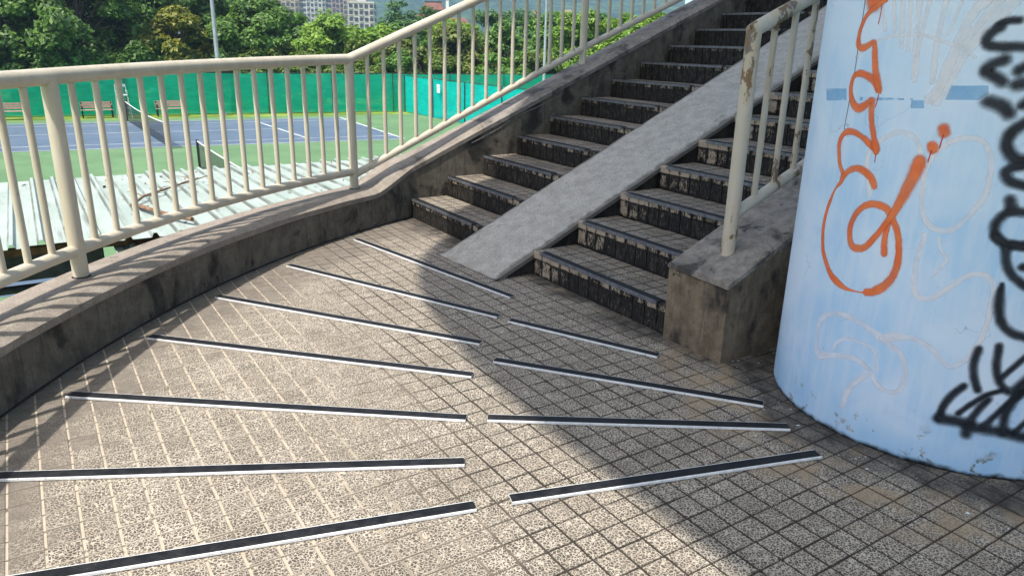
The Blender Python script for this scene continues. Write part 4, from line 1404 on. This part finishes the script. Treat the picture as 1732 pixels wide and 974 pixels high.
def bench(x, y, w, label):
    o = empty('bench', (x, y, ZG), label, 'bench', 'wooden benches along the green screen')
    for (dx, dz, t) in ((0.42, 0.44, 0), (0.30, 0.435, 0), (0.18, 0.43, 0), (0.06, 0.43, 0)):
        MB().box(x + dx - 0.05, x + dx + 0.05, y - w / 2, y + w / 2, ZG + dz - 0.02, ZG + dz + 0.02).build('slat', M['slat'], o)
    for (dx, dz) in ((-0.02, 0.58), (-0.05, 0.70), (-0.08, 0.82)):
        MB().box(x + dx - 0.018, x + dx + 0.018, y - w / 2, y + w / 2, ZG + dz - 0.048, ZG + dz + 0.048).build('slat', M['slat'], o)
    for s in (-1, 1):
        yy = y + s * (w / 2 - 0.06)
        f = MB().box(x + 0.36, x + 0.42, yy - 0.03, yy + 0.03, ZG, ZG + 0.64)
        f.box(x - 0.02, x + 0.42, yy - 0.03, yy + 0.03, ZG + 0.37, ZG + 0.41).box(x - 0.02, x + 0.42, yy - 0.03, yy + 0.03, ZG + 0.62, ZG + 0.66)
        f.add([(x + 0.0, yy - 0.03, ZG), (x + 0.06, yy - 0.03, ZG), (x - 0.06, yy - 0.03, ZG + 0.86), (x - 0.11, yy - 0.03, ZG + 0.86),
               (x + 0.0, yy + 0.03, ZG), (x + 0.06, yy + 0.03, ZG), (x - 0.06, yy + 0.03, ZG + 0.86), (x - 0.11, yy + 0.03, ZG + 0.86)],
              [(0, 1, 2, 3), (7, 6, 5, 4), (0, 4, 5, 1), (1, 5, 6, 2), (2, 6, 7, 3), (3, 7, 4, 0)])
        f.build('end_frame', M['iron'], o)


bench(-45.75, -3.45, 1.75, 'slatted bench at the left edge, left of the thick railing post')
bench(-45.45, 0.92, 1.62, 'slatted bench between the thick railing post and the umpire chair')
bench(-45.15, 4.72, 1.55, 'slatted bench right of the net, nearest the lamp post')

uc = empty('umpire_chair', (-44.6, 2.2, ZG), 'tall pale steel umpire chair behind the far end of the net', 'chair')
ux, uy = -44.6, 2.2
for sx in (-1, 1):
    for sy in (-1, 1):
        MB().tube([(ux + sx * 0.48, uy + sy * 0.36, ZG), (ux + sx * 0.24, uy + sy * 0.27, ZG + 1.25)], 0.016, 8).build('leg', M['whitesteel'], uc)
for z, e in ((0.3, 0.42), (0.6, 0.365), (0.9, 0.31)):
    MB().tube([(ux + e, uy - 0.3, ZG + z), (ux + e, uy + 0.3, ZG + z)], 0.013, 8).build('rung', M['whitesteel'], uc)
MB().box(ux - 0.26, ux + 0.28, uy - 0.28, uy + 0.28, ZG + 1.25, ZG + 1.29).build('seat', M['whitesteel'], uc)
for sy in (-1, 1):
    MB().tube([(ux - 0.24, uy + sy * 0.27, ZG + 1.27), (ux - 0.30, uy + sy * 0.27, ZG + 1.85)], 0.014, 8).build('back_upright', M['whitesteel'], uc)
    MB().tube([(ux + 0.24, uy + sy * 0.28, ZG + 1.27), (ux + 0.24, uy + sy * 0.28, ZG + 1.5), (ux - 0.27, uy + sy * 0.28, ZG + 1.52)], 0.013, 8).build('arm', M['whitesteel'], uc)
MB().box(ux - 0.32, ux - 0.28, uy - 0.27, uy + 0.27, ZG + 1.72, ZG + 1.85).build('backrest', M['whitesteel'], uc)


def lamp(x, y, h, r, label):
    o = empty('lamp_post', (x, y, ZG), label, 'lamp post', 'floodlight masts round the courts')
    MB().tube([(x, y, ZG + 0.02), (x, y, ZG + h * 0.5), (x, y, ZG + h)], [r, r * 0.8, r * 0.55], 14).build('mast', M['galv'], o, True)
    b = MB().box(x - 0.22, x + 0.22, y - 0.22, y + 0.22, ZG, ZG + 0.03)
    for k in range(4):
        a = PI / 4 + k * PI / 2
        b.add([(x + math.cos(a) * (r + 0.11), y + math.sin(a) * (r + 0.11), ZG + 0.03), (x + math.cos(a) * r * 0.9, y + math.sin(a) * r * 0.9, ZG + 0.35), (x + math.cos(a + 0.1) * r * 0.9, y + math.sin(a + 0.1) * r * 0.9, ZG + 0.03)], [(0, 1, 2), (2, 1, 0)])
    b.build('base_plate', M['galv'], o)
    MB().box(x - 0.6, x + 0.6, y - 0.08, y + 0.08, ZG + h, ZG + h + 0.12).build('cross_arm', M['galv'], o)
    for s in (-0.45, 0.45):
        MB().box(x + s - 0.2, x + s + 0.2, y - 0.28, y + 0.1, ZG + h - 0.28, ZG + h - 0.02).build('floodlight', M['darksteel'], o)


lamp(-44.75, 7.62, 9.0, 0.155, 'grey steel lamp mast rising through the dark trees on the left')
lamp(-38.2, 26.9, 9.0, 0.11, 'thin pale lamp mast behind the railing on the stairs')

# ---------------------------------------------------------------- green windscreens on the court fence
def screen_mat(name, c, alpha, tr=0.5):
    t = NT(name)
    p = t.pos()
    k = t.noise(t.scale(p, (1, 1, 3.0)), 1.3, 5.0, 0.6)
    wv = t.noise(t.scale(p, (1, 1, 6.0)), 4.0, 4.0)
    cc = t.mix(t.ramp(k, 0.3, 0.7), (c[0] * 0.8, c[1] * 0.82, c[2] * 0.82), c)
    d = t.n('ShaderNodeBsdfDiffuse', None, Color=cc, Normal=t.bump(wv, 0.5, 0.06)).outputs[0]
    l = t.n('ShaderNodeBsdfTranslucent', None, Color=cc).outputs[0]
    s = t.n('ShaderNodeMixShader', None, i0=tr, i1=d, i2=l).outputs[0]
    x = t.n('ShaderNodeBsdfTransparent', None, Color=(0.65, 1.0, 0.82)).outputs[0]
    return t.done(t.n('ShaderNodeMixShader', None, i0=alpha, i1=s, i2=x).outputs[0])


M['screen'] = screen_mat('green_windscreen', (0.030, 0.90, 0.60), 0.13, 0.7)
M['cyan'] = screen_mat('turquoise_windscreen', (0.015, 0.86, 0.76), 0.10, 0.6)


def fence(name, P, Q, z0, z1, step, mat, label, pr=0.03):
    P = Vector((*P, 0)); Q = Vector((*Q, 0))
    L = (Q - P).length; d = (Q - P) / L; s = Vector((d.y, -d.x, 0))
    o = empty(name, (P.x, P.y, ZG), label, 'fence')
    n = int(round(L / step))
    for k in range(n + 1):
        q = P + d * (L * k / n) + s * 0.07
        MB().tube([(q.x, q.y, ZG), (q.x, q.y, z1 + 0.04)], pr, 8).build('post', M['darksteel'], o)
    a = P - s * 0.06; b = Q - s * 0.06
    MB().tube([(a.x, a.y, z1 + 0.02), (b.x, b.y, z1 + 0.02)], 0.018, 6).build('top_wire', M['darksteel'], o)
    for k in range(n):
        V, F = [], []
        nx, nz = 14, 8
        for i in range(nx + 1):
            for j in range(nz + 1):
                t = (k + i / nx) / n
                q = P + d * L * t
                f = j / nz
                sag = 0.05 * math.sin(PI * i / nx) * (1 if j == nz else 0) + 0.025 * math.sin(PI * i / nx) * (1 if j == 0 else 0)
                bl = 0.10 * math.sin(PI * i / nx) * math.sin(PI * f) * mnoise.noise(Vector((k * 3.1, f * 2, i * 0.2))) + 0.03 * mnoise.noise(Vector((i * 0.9, j * 0.7, k * 5.0)))
                q = q + s * bl
                V.append((q.x, q.y, z0 + (z1 - z0) * f - (sag if j == nz else -sag)))
        for i in range(nx):
            for j in range(nz):
                a0 = i * (nz + 1) + j
                F.append((a0, a0 + nz + 1, a0 + nz + 2, a0 + 1))
        link('screen_panel', mesh('screen_panel', V, F, True), mat, o)
    return o


def fx(y):
    return -46.5 + 0.17 * y


fence('screen_fence', (fx(-21), -21), (fx(34), 34), ZG + 0.03, -0.74, 3.9, M['screen'], 'long emerald green mesh screen along the far side of the courts')
fence('screen_fence', (-42.9, 19.0), (-19.0, 19.3), ZG + 0.02, -0.86, 3.95, M['cyan'], 'turquoise mesh screen across the end of the courts with a white notice', 0.035)
g = MB().box(-38.1, -37.7, 18.86, 18.875, -1.62, -1.12)
tag(g.build('notice', M['tape']), 'blank looking white notice sheet hung on the turquoise screen', 'sign')

# ---------------------------------------------------------------- trees
def leaf_mat(name, a, b):
    t = NT(name)
    r = t.island()
    p = t.pos()
    k = t.noise(p, 0.55, 3.0)
    f = t.math('ADD', t.math('MULTIPLY', r, 0.7), t.math('MULTIPLY', t.math('SUBTRACT', k, 0.35), 0.9))
    c = t.mix(t.ramp(f, 0.0, 1.0), a, b)
    d = t.bsdf(c, 0.5, None, 0, 0.35)
    l = t.n('ShaderNodeBsdfTranslucent', None, Color=t.mix(0.5, c, (b[0] * 1.5, b[1] * 1.5, b[2]))).outputs[0]
    return t.done(t.n('ShaderNodeMixShader', None, i0=0.28, i1=d, i2=l).outputs[0])


LEAF = {
    'dark': leaf_mat('leaf_dark', (0.032, 0.086, 0.017), (0.160, 0.290, 0.055)),
    'deep': leaf_mat('leaf_deep', (0.034, 0.092, 0.028), (0.120, 0.245, 0.058)),
    'mid': leaf_mat('leaf_mid', (0.050, 0.130, 0.020), (0.175, 0.335, 0.052)),
    'bright': leaf_mat('leaf_bright', (0.085, 0.185, 0.020), (0.270, 0.430, 0.055)),
    'yellow': leaf_mat('leaf_yellow', (0.055, 0.090, 0.014), (0.275, 0.275, 0.030)),
    'olive': leaf_mat('leaf_olive', (0.062, 0.105, 0.020), (0.245, 0.300, 0.065)),
    'shrub': leaf_mat('leaf_shrub', (0.045, 0.090, 0.014), (0.175, 0.245, 0.035)),
}
M['bark'] = m_plain('bark', (0.075, 0.055, 0.04), 0.95, 0, 0.4, 6.0, 0.6)


def tree(kind, x, y, h, rad, label, cat='tree', leaf=0.20, dens=1.0, name=None, low=0.12):
    cname = name or {'tree': 'tree', 'shrub': 'shrub'}[cat]
    o = empty(cname, (x, y, ZG), label, cat, 'trees and shrubs beyond the courts')
    zb = h * low
    cz, rz_ = (h + zb) / 2, (h - zb) / 2
    ncl = int((16 + 10 * rad * rz_ / 3.0) * 1.0)
    # clump centres: a lumpy shell plus a few inside
    dirs = unit(rng.normal(size=(ncl, 3)) + [0.0, 0.0, 0.15])
    rr = rng.uniform(0.35, 0.92, ncl) ** 0.6
    lump = 1.0 + 0.16 * np.sin(dirs[:, 0] * 4 + x) + 0.14 * np.cos(dirs[:, 1] * 5 + y)
    C = dirs * (rr * lump)[:, None] * [rad, rad, rz_] + [x, y, ZG + cz]
    cr = rng.uniform(0.26, 0.46, ncl) * rad ** 0.5 * 1.15
    vol = cr ** 2
    per = np.maximum(30, (vol / vol.mean() * 175 * dens * (0.2 / leaf) ** 1.6)).astype(int)
    Ps, Ns = [], []
    for k in range(ncl):
        n = per[k]
        v = unit(rng.normal(size=(n, 3)))
        q = v * (rng.uniform(0.15, 1.0, n) ** 0.5)[:, None] * [1.25, 1.25, 0.75] * cr[k]
        q[:, 2] -= 0.18 * (q[:, 0] ** 2 + q[:, 1] ** 2) / cr[k]
        Ps.append(C[k] + q)
        Ns.append(unit(v * 0.55 + rng.normal(size=(n, 3)) * 0.45 + [0, 0, 0.65] + dirs[k] * 0.35))
    Pa, Na = np.concatenate(Ps), np.concatenate(Ns)
    keep = Pa[:, 2] > ZG + 0.1
    Pa, Na = Pa[keep], Na[keep]
    V = leaf_quads(Pa, Na, leaf * rng.uniform(0.55, 1.25, len(Pa)), 0.5)
    link('crown', quad_mesh('crown', V), LEAF[kind], o)
    tb = MB()
    tr = 0.05 * h ** 0.6 if cat == 'tree' else 0.05
    bend = [rng.normal(0, 0.12) for _ in range(4)]
    P = [(x, y, ZG - 0.05), (x + bend[0], y + bend[1], ZG + h * 0.25), (x + bend[0] * 2, y + bend[1] * 2, ZG + h * 0.5), (x + bend[2] * 3, y + bend[3] * 3, ZG + h * 0.82)]
    tb.tube(P, [tr * 1.25, tr, tr * 0.7, tr * 0.2], 8)
    for k in range(min(ncl, 16)):
        t0 = rng.uniform(0.2, 0.75)
        i = 1 if t0 < 0.5 else 2
        s = Vector(P[i]).lerp(Vector(P[i + 1]), rng.uniform(0, 0.8))
        e = Vector(C[k])
        mid = s.lerp(e, 0.5) + Vector((0, 0, 0.12 * h * 0.3))
        tb.tube([s, mid, e], [tr * 0.38, tr * 0.24, tr * 0.08], 5, False)
    tb.build('trunk', M['bark'], o)
    return o


TREES = [
    ('dark', -52.4, -2.9, 9.6, 3.7, 'dark spreading tree at the far left edge behind the screen'),
    ('dark', -51.2, 0.9, 10.8, 3.8, 'tall dark tree with visible limbs above the first two benches'),
    ('dark', -54.2, -6.6, 9.1, 3.7, 'dark tree mostly beyond the left edge of the picture'),
    ('dark', -55.2, 4.3, 10.2, 3.3, 'shadowy tree between the tallest dark tree and the yellow one'),
    ('yellow', -49.9, 6.45, 6.2, 2.35, 'yellowing tree just left of the grey lamp mast'),
    ('dark', -51.2, 11.6, 7.9, 2.9, 'dense dark rounded tree right of the grey lamp mast'),
    ('dark', -56.8, 9.0, 9.2, 3.1, 'dark tree rising behind the yellow tree and the lamp mast'),
    ('bright', -58.1, 19.2, 6.7, 3.1, 'bright green tree below the tan apartment blocks'),
    ('bright', -59.9, 24.2, 6.3, 2.9, 'bright green tree below the nearest apartment tower'),
    ('mid', -66.8, 19.9, 6.4, 2.6, 'mid green tree wedged behind the dense dark rounded tree'),
    ('deep', -86.3, 39.5, 8.7, 4.1, 'deep green domed tree left of the red roofed hall'),
    ('olive', -51.6, 23.1, 5.3, 2.2, 'olive green tree left of the turquoise screen corner'),
    ('olive', -48.4, 26.2, 5.4, 2.3, 'olive speckled tree above the white notice'),
    ('bright', -64.5, 34.5, 7.0, 2.8, 'light green tree below the red roofed hall'),
    ('deep', -66.0, 42.0, 8.3, 3.5, 'deep green tree under the pink houses, behind the stair railing'),
    ('mid', -49.5, 30.5, 5.9, 2.2, 'mid green tree right of the olive trees'),
    ('mid', -46.0, 32.4, 6.1, 2.1, 'mid green tree left of the thin lamp mast'),
    ('bright', -43.2, 33.9, 7.3, 2.3, 'fresh green tree right of the thin lamp mast'),
    ('mid', -55.0, 39.5, 7.2, 2.4, 'mid green tree in the gap left of the thin lamp mast'),
    ('bright', -39.5, 36.2, 7.4, 2.4, 'fresh green tree just above the stair wall'),
    ('mid', -62.3, 28.2, 6.0, 2.4, 'mid green tree behind the olive trees'),
    ('deep', -57.0, 46.0, 7.6, 2.7, 'deep green tree in front of the hill on the right'),
    ('mid', -42.5, 41.0, 7.2, 2.3, 'mid green tree at the right end of the row'),
    ('dark', -60.0, -2.0, 10.5, 3.6, 'dark background tree glimpsed behind the leftmost trees'),
    ('deep', -62.0, 5.0, 9.5, 3.4, 'deep green background tree behind the shadowy tree'),
    ('deep', -64.0, 12.5, 8.2, 3.2, 'deep green background tree behind the dense rounded tree'),
]
for (k, x, y, h, rd, lab) in TREES:
    near = x > -57
    tree(k, x, y, h, rd, lab, 'tree', 0.185 if near else 0.23, 1.35 if near else 1.1)
SHRUBS = [
    ('shrub', -47.9, 14.0, 4.0, 1.9, 'yellowish green shrub behind the screen under the bright trees'),
    ('shrub', -47.3, 17.2, 4.1, 1.9, 'rounded shrub behind the screen next to the olive trees'),
    ('shrub', -48.6, 11.3, 4.3, 1.8, 'shrub below the dense dark rounded tree'),
    ('mid', -46.4, 20.2, 3.9, 1.6, 'leafy shrub topping the screen left of the turquoise corner'),
    ('shrub', -45.6, 23.2, 3.9, 1.5, 'shrub topping the screen above the turquoise panel'),
    ('mid', -44.6, 27.3, 4.2, 1.6, 'shrub topping the screen left of the thin mast'),
    ('shrub', -43.6, 30.2, 4.3, 1.6, 'shrub at the foot of the thin lamp mast'),
    ('bright', -42.0, 33.0, 4.8, 1.6, 'light shrub right of the thin lamp mast'),
    ('dark', -49.6, 3.2, 4.2, 2.0, 'dark shrub behind the screen above the third bench'),
    ('dark', -49.9, -1.4, 4.0, 2.0, 'dark shrub behind the screen above the second bench'),
    ('dark', -50.6, -5.0, 4.2, 2.0, 'dark shrub behind the screen above the first bench'),
    ('dark', -48.9, 8.3, 4.0, 1.6, 'dark shrub behind the screen at the grey lamp mast'),
]
for (k, x, y, h, rd, lab) in SHRUBS:
    tree(k, x, y, h, rd, lab, 'shrub', 0.15, 1.2, None, 0.05)

# distant belt of woodland, too far to tell the trees apart
nb = 900
th = rng.uniform(0.0, 1.0, nb)
dd = rng.uniform(95, 190, nb)
ang = np.radians(-92 + th * 75)            # heading measured from +Y towards +X
Cx, Cy = 3.8 + dd * np.sin(ang), -2.6 + dd * np.cos(ang)
Ps, Ns = [], []
for k in range(nb):
    n = 46
    v = unit(rng.normal(size=(n, 3)))
    hgt = rng.uniform(2.6, 5.4) * (0.9 + 0.3 * math.sin(th[k] * 23))
    Ps.append(v * [2.6, 2.6, hgt * 0.5] + [Cx[k], Cy[k], ZG + hgt * 0.55])
    Ns.append(unit(v * 0.8 + rng.normal(size=(n, 3)) * 0.4 + [0, 0, 0.5]))
Pa = np.concatenate(Ps)
tag(link('woodland', quad_mesh('woodland', leaf_quads(Pa, np.concatenate(Ns), rng.uniform(0.5, 1.0, len(Pa)), 0.6)), LEAF['mid']), 'distant belt of green woodland below the buildings', 'woodland', None, 'stuff')

# ---------------------------------------------------------------- hill and far buildings
def hill_mat():
    t = NT('hill_forest')
    p = t.pos()
    k = t.noise(p, 0.012, 6.0, 0.6)
    f = t.noise(p, 0.055, 5.0, 0.7)
    c = t.mix(t.ramp(k, 0.3, 0.7), (0.030, 0.085, 0.024), (0.075, 0.150, 0.040))
    c = t.mix(t.ramp(f, 0.4, 0.6, 0.0, 0.85), c, (0.006, 0.018, 0.008))
    return t.done(t.bsdf(c, 0.95, t.bump(f, 1.0, 6.0), 0, 0.1))


V, F = [], []
na, nr = 300, 60
for i in range(na + 1):
    a = math.radians(-80 + 70 * i / na)
    for j in range(nr + 1):
        d = 900 + 1500 * j / nr
        x, y = d * math.sin(a), d * math.cos(a)
        f = j / nr
        az = -80 + 70 * i / na
        ridge = 190 * (1 / (1 + math.exp(-(az + 68.5) / 1.4))) + 40
        z = ridge * math.sin(min(1.0, f * 1.15) * PI / 2) ** 1.2 * (0.85 + 0.35 * mnoise.noise(Vector((x * 0.0022, y * 0.0022, 0)))) + 9 * mnoise.noise(Vector((x * 0.012, y * 0.012, 3))) + 4.5 * mnoise.noise(Vector((x * 0.05, y * 0.05, 7)))
        V.append((x, y, ZG - 3 + max(0.0, z) * min(1, f * 8)))
for i in range(na):
    for j in range(nr):
        q = i * (nr + 1) + j
        F.append((q, q + 1, q + nr + 2, q + nr + 1))
tag(link('hill', mesh('hill', V, F), hill_mat()), kind='structure')

M['bl_tan'] = m_plain('facade_tan', (0.42, 0.34, 0.27), 0.9, 0, 0.12, 0.2)
M['bl_grey'] = m_plain('facade_pale', (0.50, 0.48, 0.46), 0.9, 0, 0.12, 0.2)
M['bl_pink'] = m_plain('facade_pink', (0.46, 0.35, 0.30), 0.9, 0, 0.12, 0.2)
M['bl_win'] = m_plain('dark_window', (0.05, 0.055, 0.065), 0.3, 0, 0.2, 0.5)
M['bl_roof'] = m_plain('red_roof', (0.17, 0.075, 0.055), 0.85, 0, 0.2, 0.6)
M['bl_eave'] = m_plain('dark_eave', (0.05, 0.03, 0.028), 0.9, 0, 0.2, 0.6)
M['bl_white'] = m_plain('white_render', (0.72, 0.71, 0.68), 0.85, 0, 0.05, 0.6)


def block(x, y, wd, dp, h, rot, mat, label, floors, cols, name='apartment_block', steps=()):
    o = empty(name, (x, y, ZG), label, 'building')
    o.rotation_euler = (0, 0, rot)

    def child(nm, b, mt, par=o):
        me = mesh(nm, b.V, b.F); me.materials.append(mt)
        q = bpy.data.objects.new(nm, me); col.objects.link(q); q.parent = par
        return q
    child('wall', MB().box(-wd / 2, wd / 2, -dp / 2, dp / 2, 0, h), mat)
    child('parapet', MB().box(-wd / 2 - 0.2, wd / 2 + 0.2, -dp / 2 - 0.2, dp / 2 + 0.2, h, h + 0.7), mat)
    child('roof_hut', MB().box(-wd * 0.18, wd * 0.16, -dp * 0.2, dp * 0.2, h + 0.7, h + 3.4), mat)
    fh = h / floors
    cwid = wd / cols
    wm = MB().box(-cwid * 0.33, cwid * 0.33, -0.25, 0.12, 0, fh * 0.55)
    me = mesh('window', wm.V, wm.F); me.materials.append(M['bl_win'])
    sm = MB().box(-cwid * 0.40, cwid * 0.40, -0.55, 0.0, -0.45, -0.05)
    ms = mesh('balcony', sm.V, sm.F); ms.materials.append(mat)
    for f in range(floors):
        if (f + 0.9) * fh < h * 0.35:
            continue
        for c in range(cols):
            q = bpy.data.objects.new('window', me); col.objects.link(q); q.parent = o
            q.location = (-wd / 2 + cwid * (c + 0.5), -dp / 2, fh * (f + 0.28))
            if c % 2 == 0:
                q2 = bpy.data.objects.new('balcony', ms); col.objects.link(q2); q2.parent = o
                q2.location = (-wd / 2 + cwid * (c + 0.5), -dp / 2, fh * (f + 0.28))
    cd = max(2, int(dp / cwid))
    for f in range(floors):
        if (f + 0.9) * fh < h * 0.35:
            continue
        for c in range(cd):
            q = bpy.data.objects.new('window', me); col.objects.link(q); q.parent = o
            q.rotation_euler = (0, 0, PI / 2)
            q.location = (wd / 2, -dp / 2 + dp / cd * (c + 0.5), fh * (f + 0.28))


face = math.radians(62)
block(-433, 131.0, 12.0, 12, 29.0, face, M['bl_tan'], 'tan apartment block at the left end of the far cluster', 9, 5)
block(-527, 176.0, 18.0, 12, 30.0, face, M['bl_grey'], 'pale stepped apartment block left of the middle of the far cluster', 9, 7)
block(-540, 196.0, 16.0, 12, 34.0, face + 0.2, M['bl_pink'], 'pinkish apartment block in the middle of the far cluster', 10, 6)
block(-515, 202.0, 16.0, 12, 28.5, face, M['bl_tan'], 'lower tan apartment block beside the nearest tower', 9, 6)
block(-323, 129.0, 11.0, 9, 18.9, face, M['bl_grey'], 'nearest apartment tower with dark window rows and pale frame', 7, 5)
block(-221, 151.3, 7.0, 6, 11.6, face, M['bl_pink'], 'pink house glimpsed between balusters left of the thin mast', 4, 4, 'house')
block(-213, 158.5, 9.0, 6, 11.9, face, M['bl_pink'], 'pink house glimpsed between balusters right of the thin mast', 4, 4, 'house')
block(-209.7, 110.8, 2.6, 2.6, 12.6, face, M['bl_white'], 'small white tower beside the red roofed hall', 4, 2, 'white_tower')

hall = empty('temple_hall', (-193, 97.5, ZG), 'hall with tiered red tiled roofs above the treetops', 'building')
hall.rotation_euler = (0, 0, math.radians(58))


def hp(nm, b, mt):
    me = mesh(nm, b.V, b.F); me.materials.append(mt)
    q = bpy.data.objects.new(nm, me); col.objects.link(q); q.parent = hall
    return q


def hip(b, w, d, z0, z1, r):
    b.add([(-w, -d, z0), (w, -d, z0), (w, d, z0), (-w, d, z0), (-w * r, -d * 0.06, z1), (w * r, -d * 0.06, z1), (w * r, d * 0.06, z1), (-w * r, d * 0.06, z1), (-w, -d, z0 - 0.25), (w, -d, z0 - 0.25), (w, d, z0 - 0.25), (-w, d, z0 - 0.25)],
          [(0, 1, 5, 4), (1, 2, 6, 5), (2, 3, 7, 6), (3, 0, 4, 7), (4, 5, 6, 7), (8, 11, 10, 9), (0, 8, 9, 1), (1, 9, 10, 2), (2, 10, 11, 3), (3, 11, 8, 0)])
    return b


hp('wall', MB().box(-3.4, 3.4, -2.6, 2.6, 0, 10.9), M['bl_pink'])
hp('lower_roof', hip(MB(), 4.9, 3.9, 10.6, 12.0, 0.62), M['bl_roof'])
hp('upper_wall', MB().box(-2.4, 2.4, -1.7, 1.7, 11.4, 12.6), M['bl_eave'])
hp('upper_roof', hip(MB(), 3.4, 2.8, 12.5, 14.4, 0.60), M['bl_roof'])
hp('ridge', MB().box(-2.3, 2.3, -0.18, 0.18, 14.35, 14.75), M['bl_eave'])
wing = empty('temple_wing', (-188.5, 102.2, ZG), 'lower red roofed side wing right of the tiered hall', 'building')
wing.rotation_euler = (0, 0, math.radians(58))
hall = wing
hp('wall', MB().box(-3.2, 3.2, -2.2, 2.2, 0, 8.6), M['bl_pink'])
hp('roof', hip(MB(), 4.2, 3.2, 8.5, 10.6, 0.62), M['bl_roof'])

fp = empty('round_pillar', (-17.8, 19.2, ZG), 'slim pale blue bridge pillar glimpsed at the top of the stair wall', 'pillar')
MB().tube([(-17.8, 19.2, ZG), (-17.8, 19.2, 7.5)], 0.21, 24).build('shaft', M['pillar'], fp, True)
MB().tube([(-17.8, 19.2, 7.5), (-17.8, 19.2, 7.9)], 0.34, 24).build('head', M['pillar'], fp, True)

# ---------------------------------------------------------------- small debris on the platform
M['chip'] = m_plain('paint_chip', (0.70, 0.73, 0.76), 0.8)
nc = 46
cx = np.concatenate([rng.normal(1.86, 0.14, 26), rng.normal(2.5, 0.35, 20)])
cy = np.concatenate([rng.normal(0.02, 0.13, 26), rng.normal(-0.26, 0.07, 20)])
ok = np.hypot(cx - PX, cy - PY) > PR + 0.02
Pc = np.stack([cx, cy, np.full(nc, 0.0035)], 1)[ok]
tag(link('paint_chips', quad_mesh('paint_chips', leaf_quads(Pc, unit(rng.normal(size=(len(Pc), 3)) * 0.15 + [0, 0, 1]), rng.uniform(0.002, 0.009, len(Pc)), 0.6)), M['chip']), 'small pale paint chips lying round the foot of the pillar', 'debris', None, 'stuff')
nc = 240
a = rng.uniform(math.radians(-156), math.radians(-100), nc)
r = RIN - np.abs(rng.normal(0, 0.05, nc)) - 0.006
Pc = np.stack([CX + r * np.cos(a), CY + r * np.sin(a), np.full(nc, 0.004)], 1)
ex = np.stack([rng.uniform(-1.2, 3.5, 90), rng.uniform(-3.0, -0.1, 90), np.full(90, 0.003)], 1)
Pc = np.concatenate([Pc, ex])
tag(link('grit', quad_mesh('grit', leaf_quads(Pc, unit(rng.normal(size=(len(Pc), 3)) * 0.5 + [0, 0, 1]), rng.uniform(0.0015, 0.006, len(Pc)), 0.7)), M['litter']), 'scattered dark grit and leaf crumbs along the parapet foot', 'debris', None, 'stuff')

# ---------------------------------------------------------------- haze
HB = MB().box(-3200, 900, -900, 3200, ZG - 1.1, 330.0)
hz = HB.build('haze')
hm = bpy.data.materials.new('haze')
hm.use_nodes = True
for nn in list(hm.node_tree.nodes):
    hm.node_tree.nodes.remove(nn)
ho = hm.node_tree.nodes.new('ShaderNodeOutputMaterial')
hv = hm.node_tree.nodes.new('ShaderNodeVolumePrincipled')
hv.inputs['Color'].default_value = (0.46, 0.70, 1.0, 1.0)
hv.inputs['Density'].default_value = 0.00055
hv.inputs['Anisotropy'].default_value = 0.2
hm.node_tree.links.new(hv.outputs[0], ho.inputs['Volume'])
hz.data.materials.append(hm)
tag(hz, 'thin blue air between the courts and the far hill', 'haze', None, 'stuff')
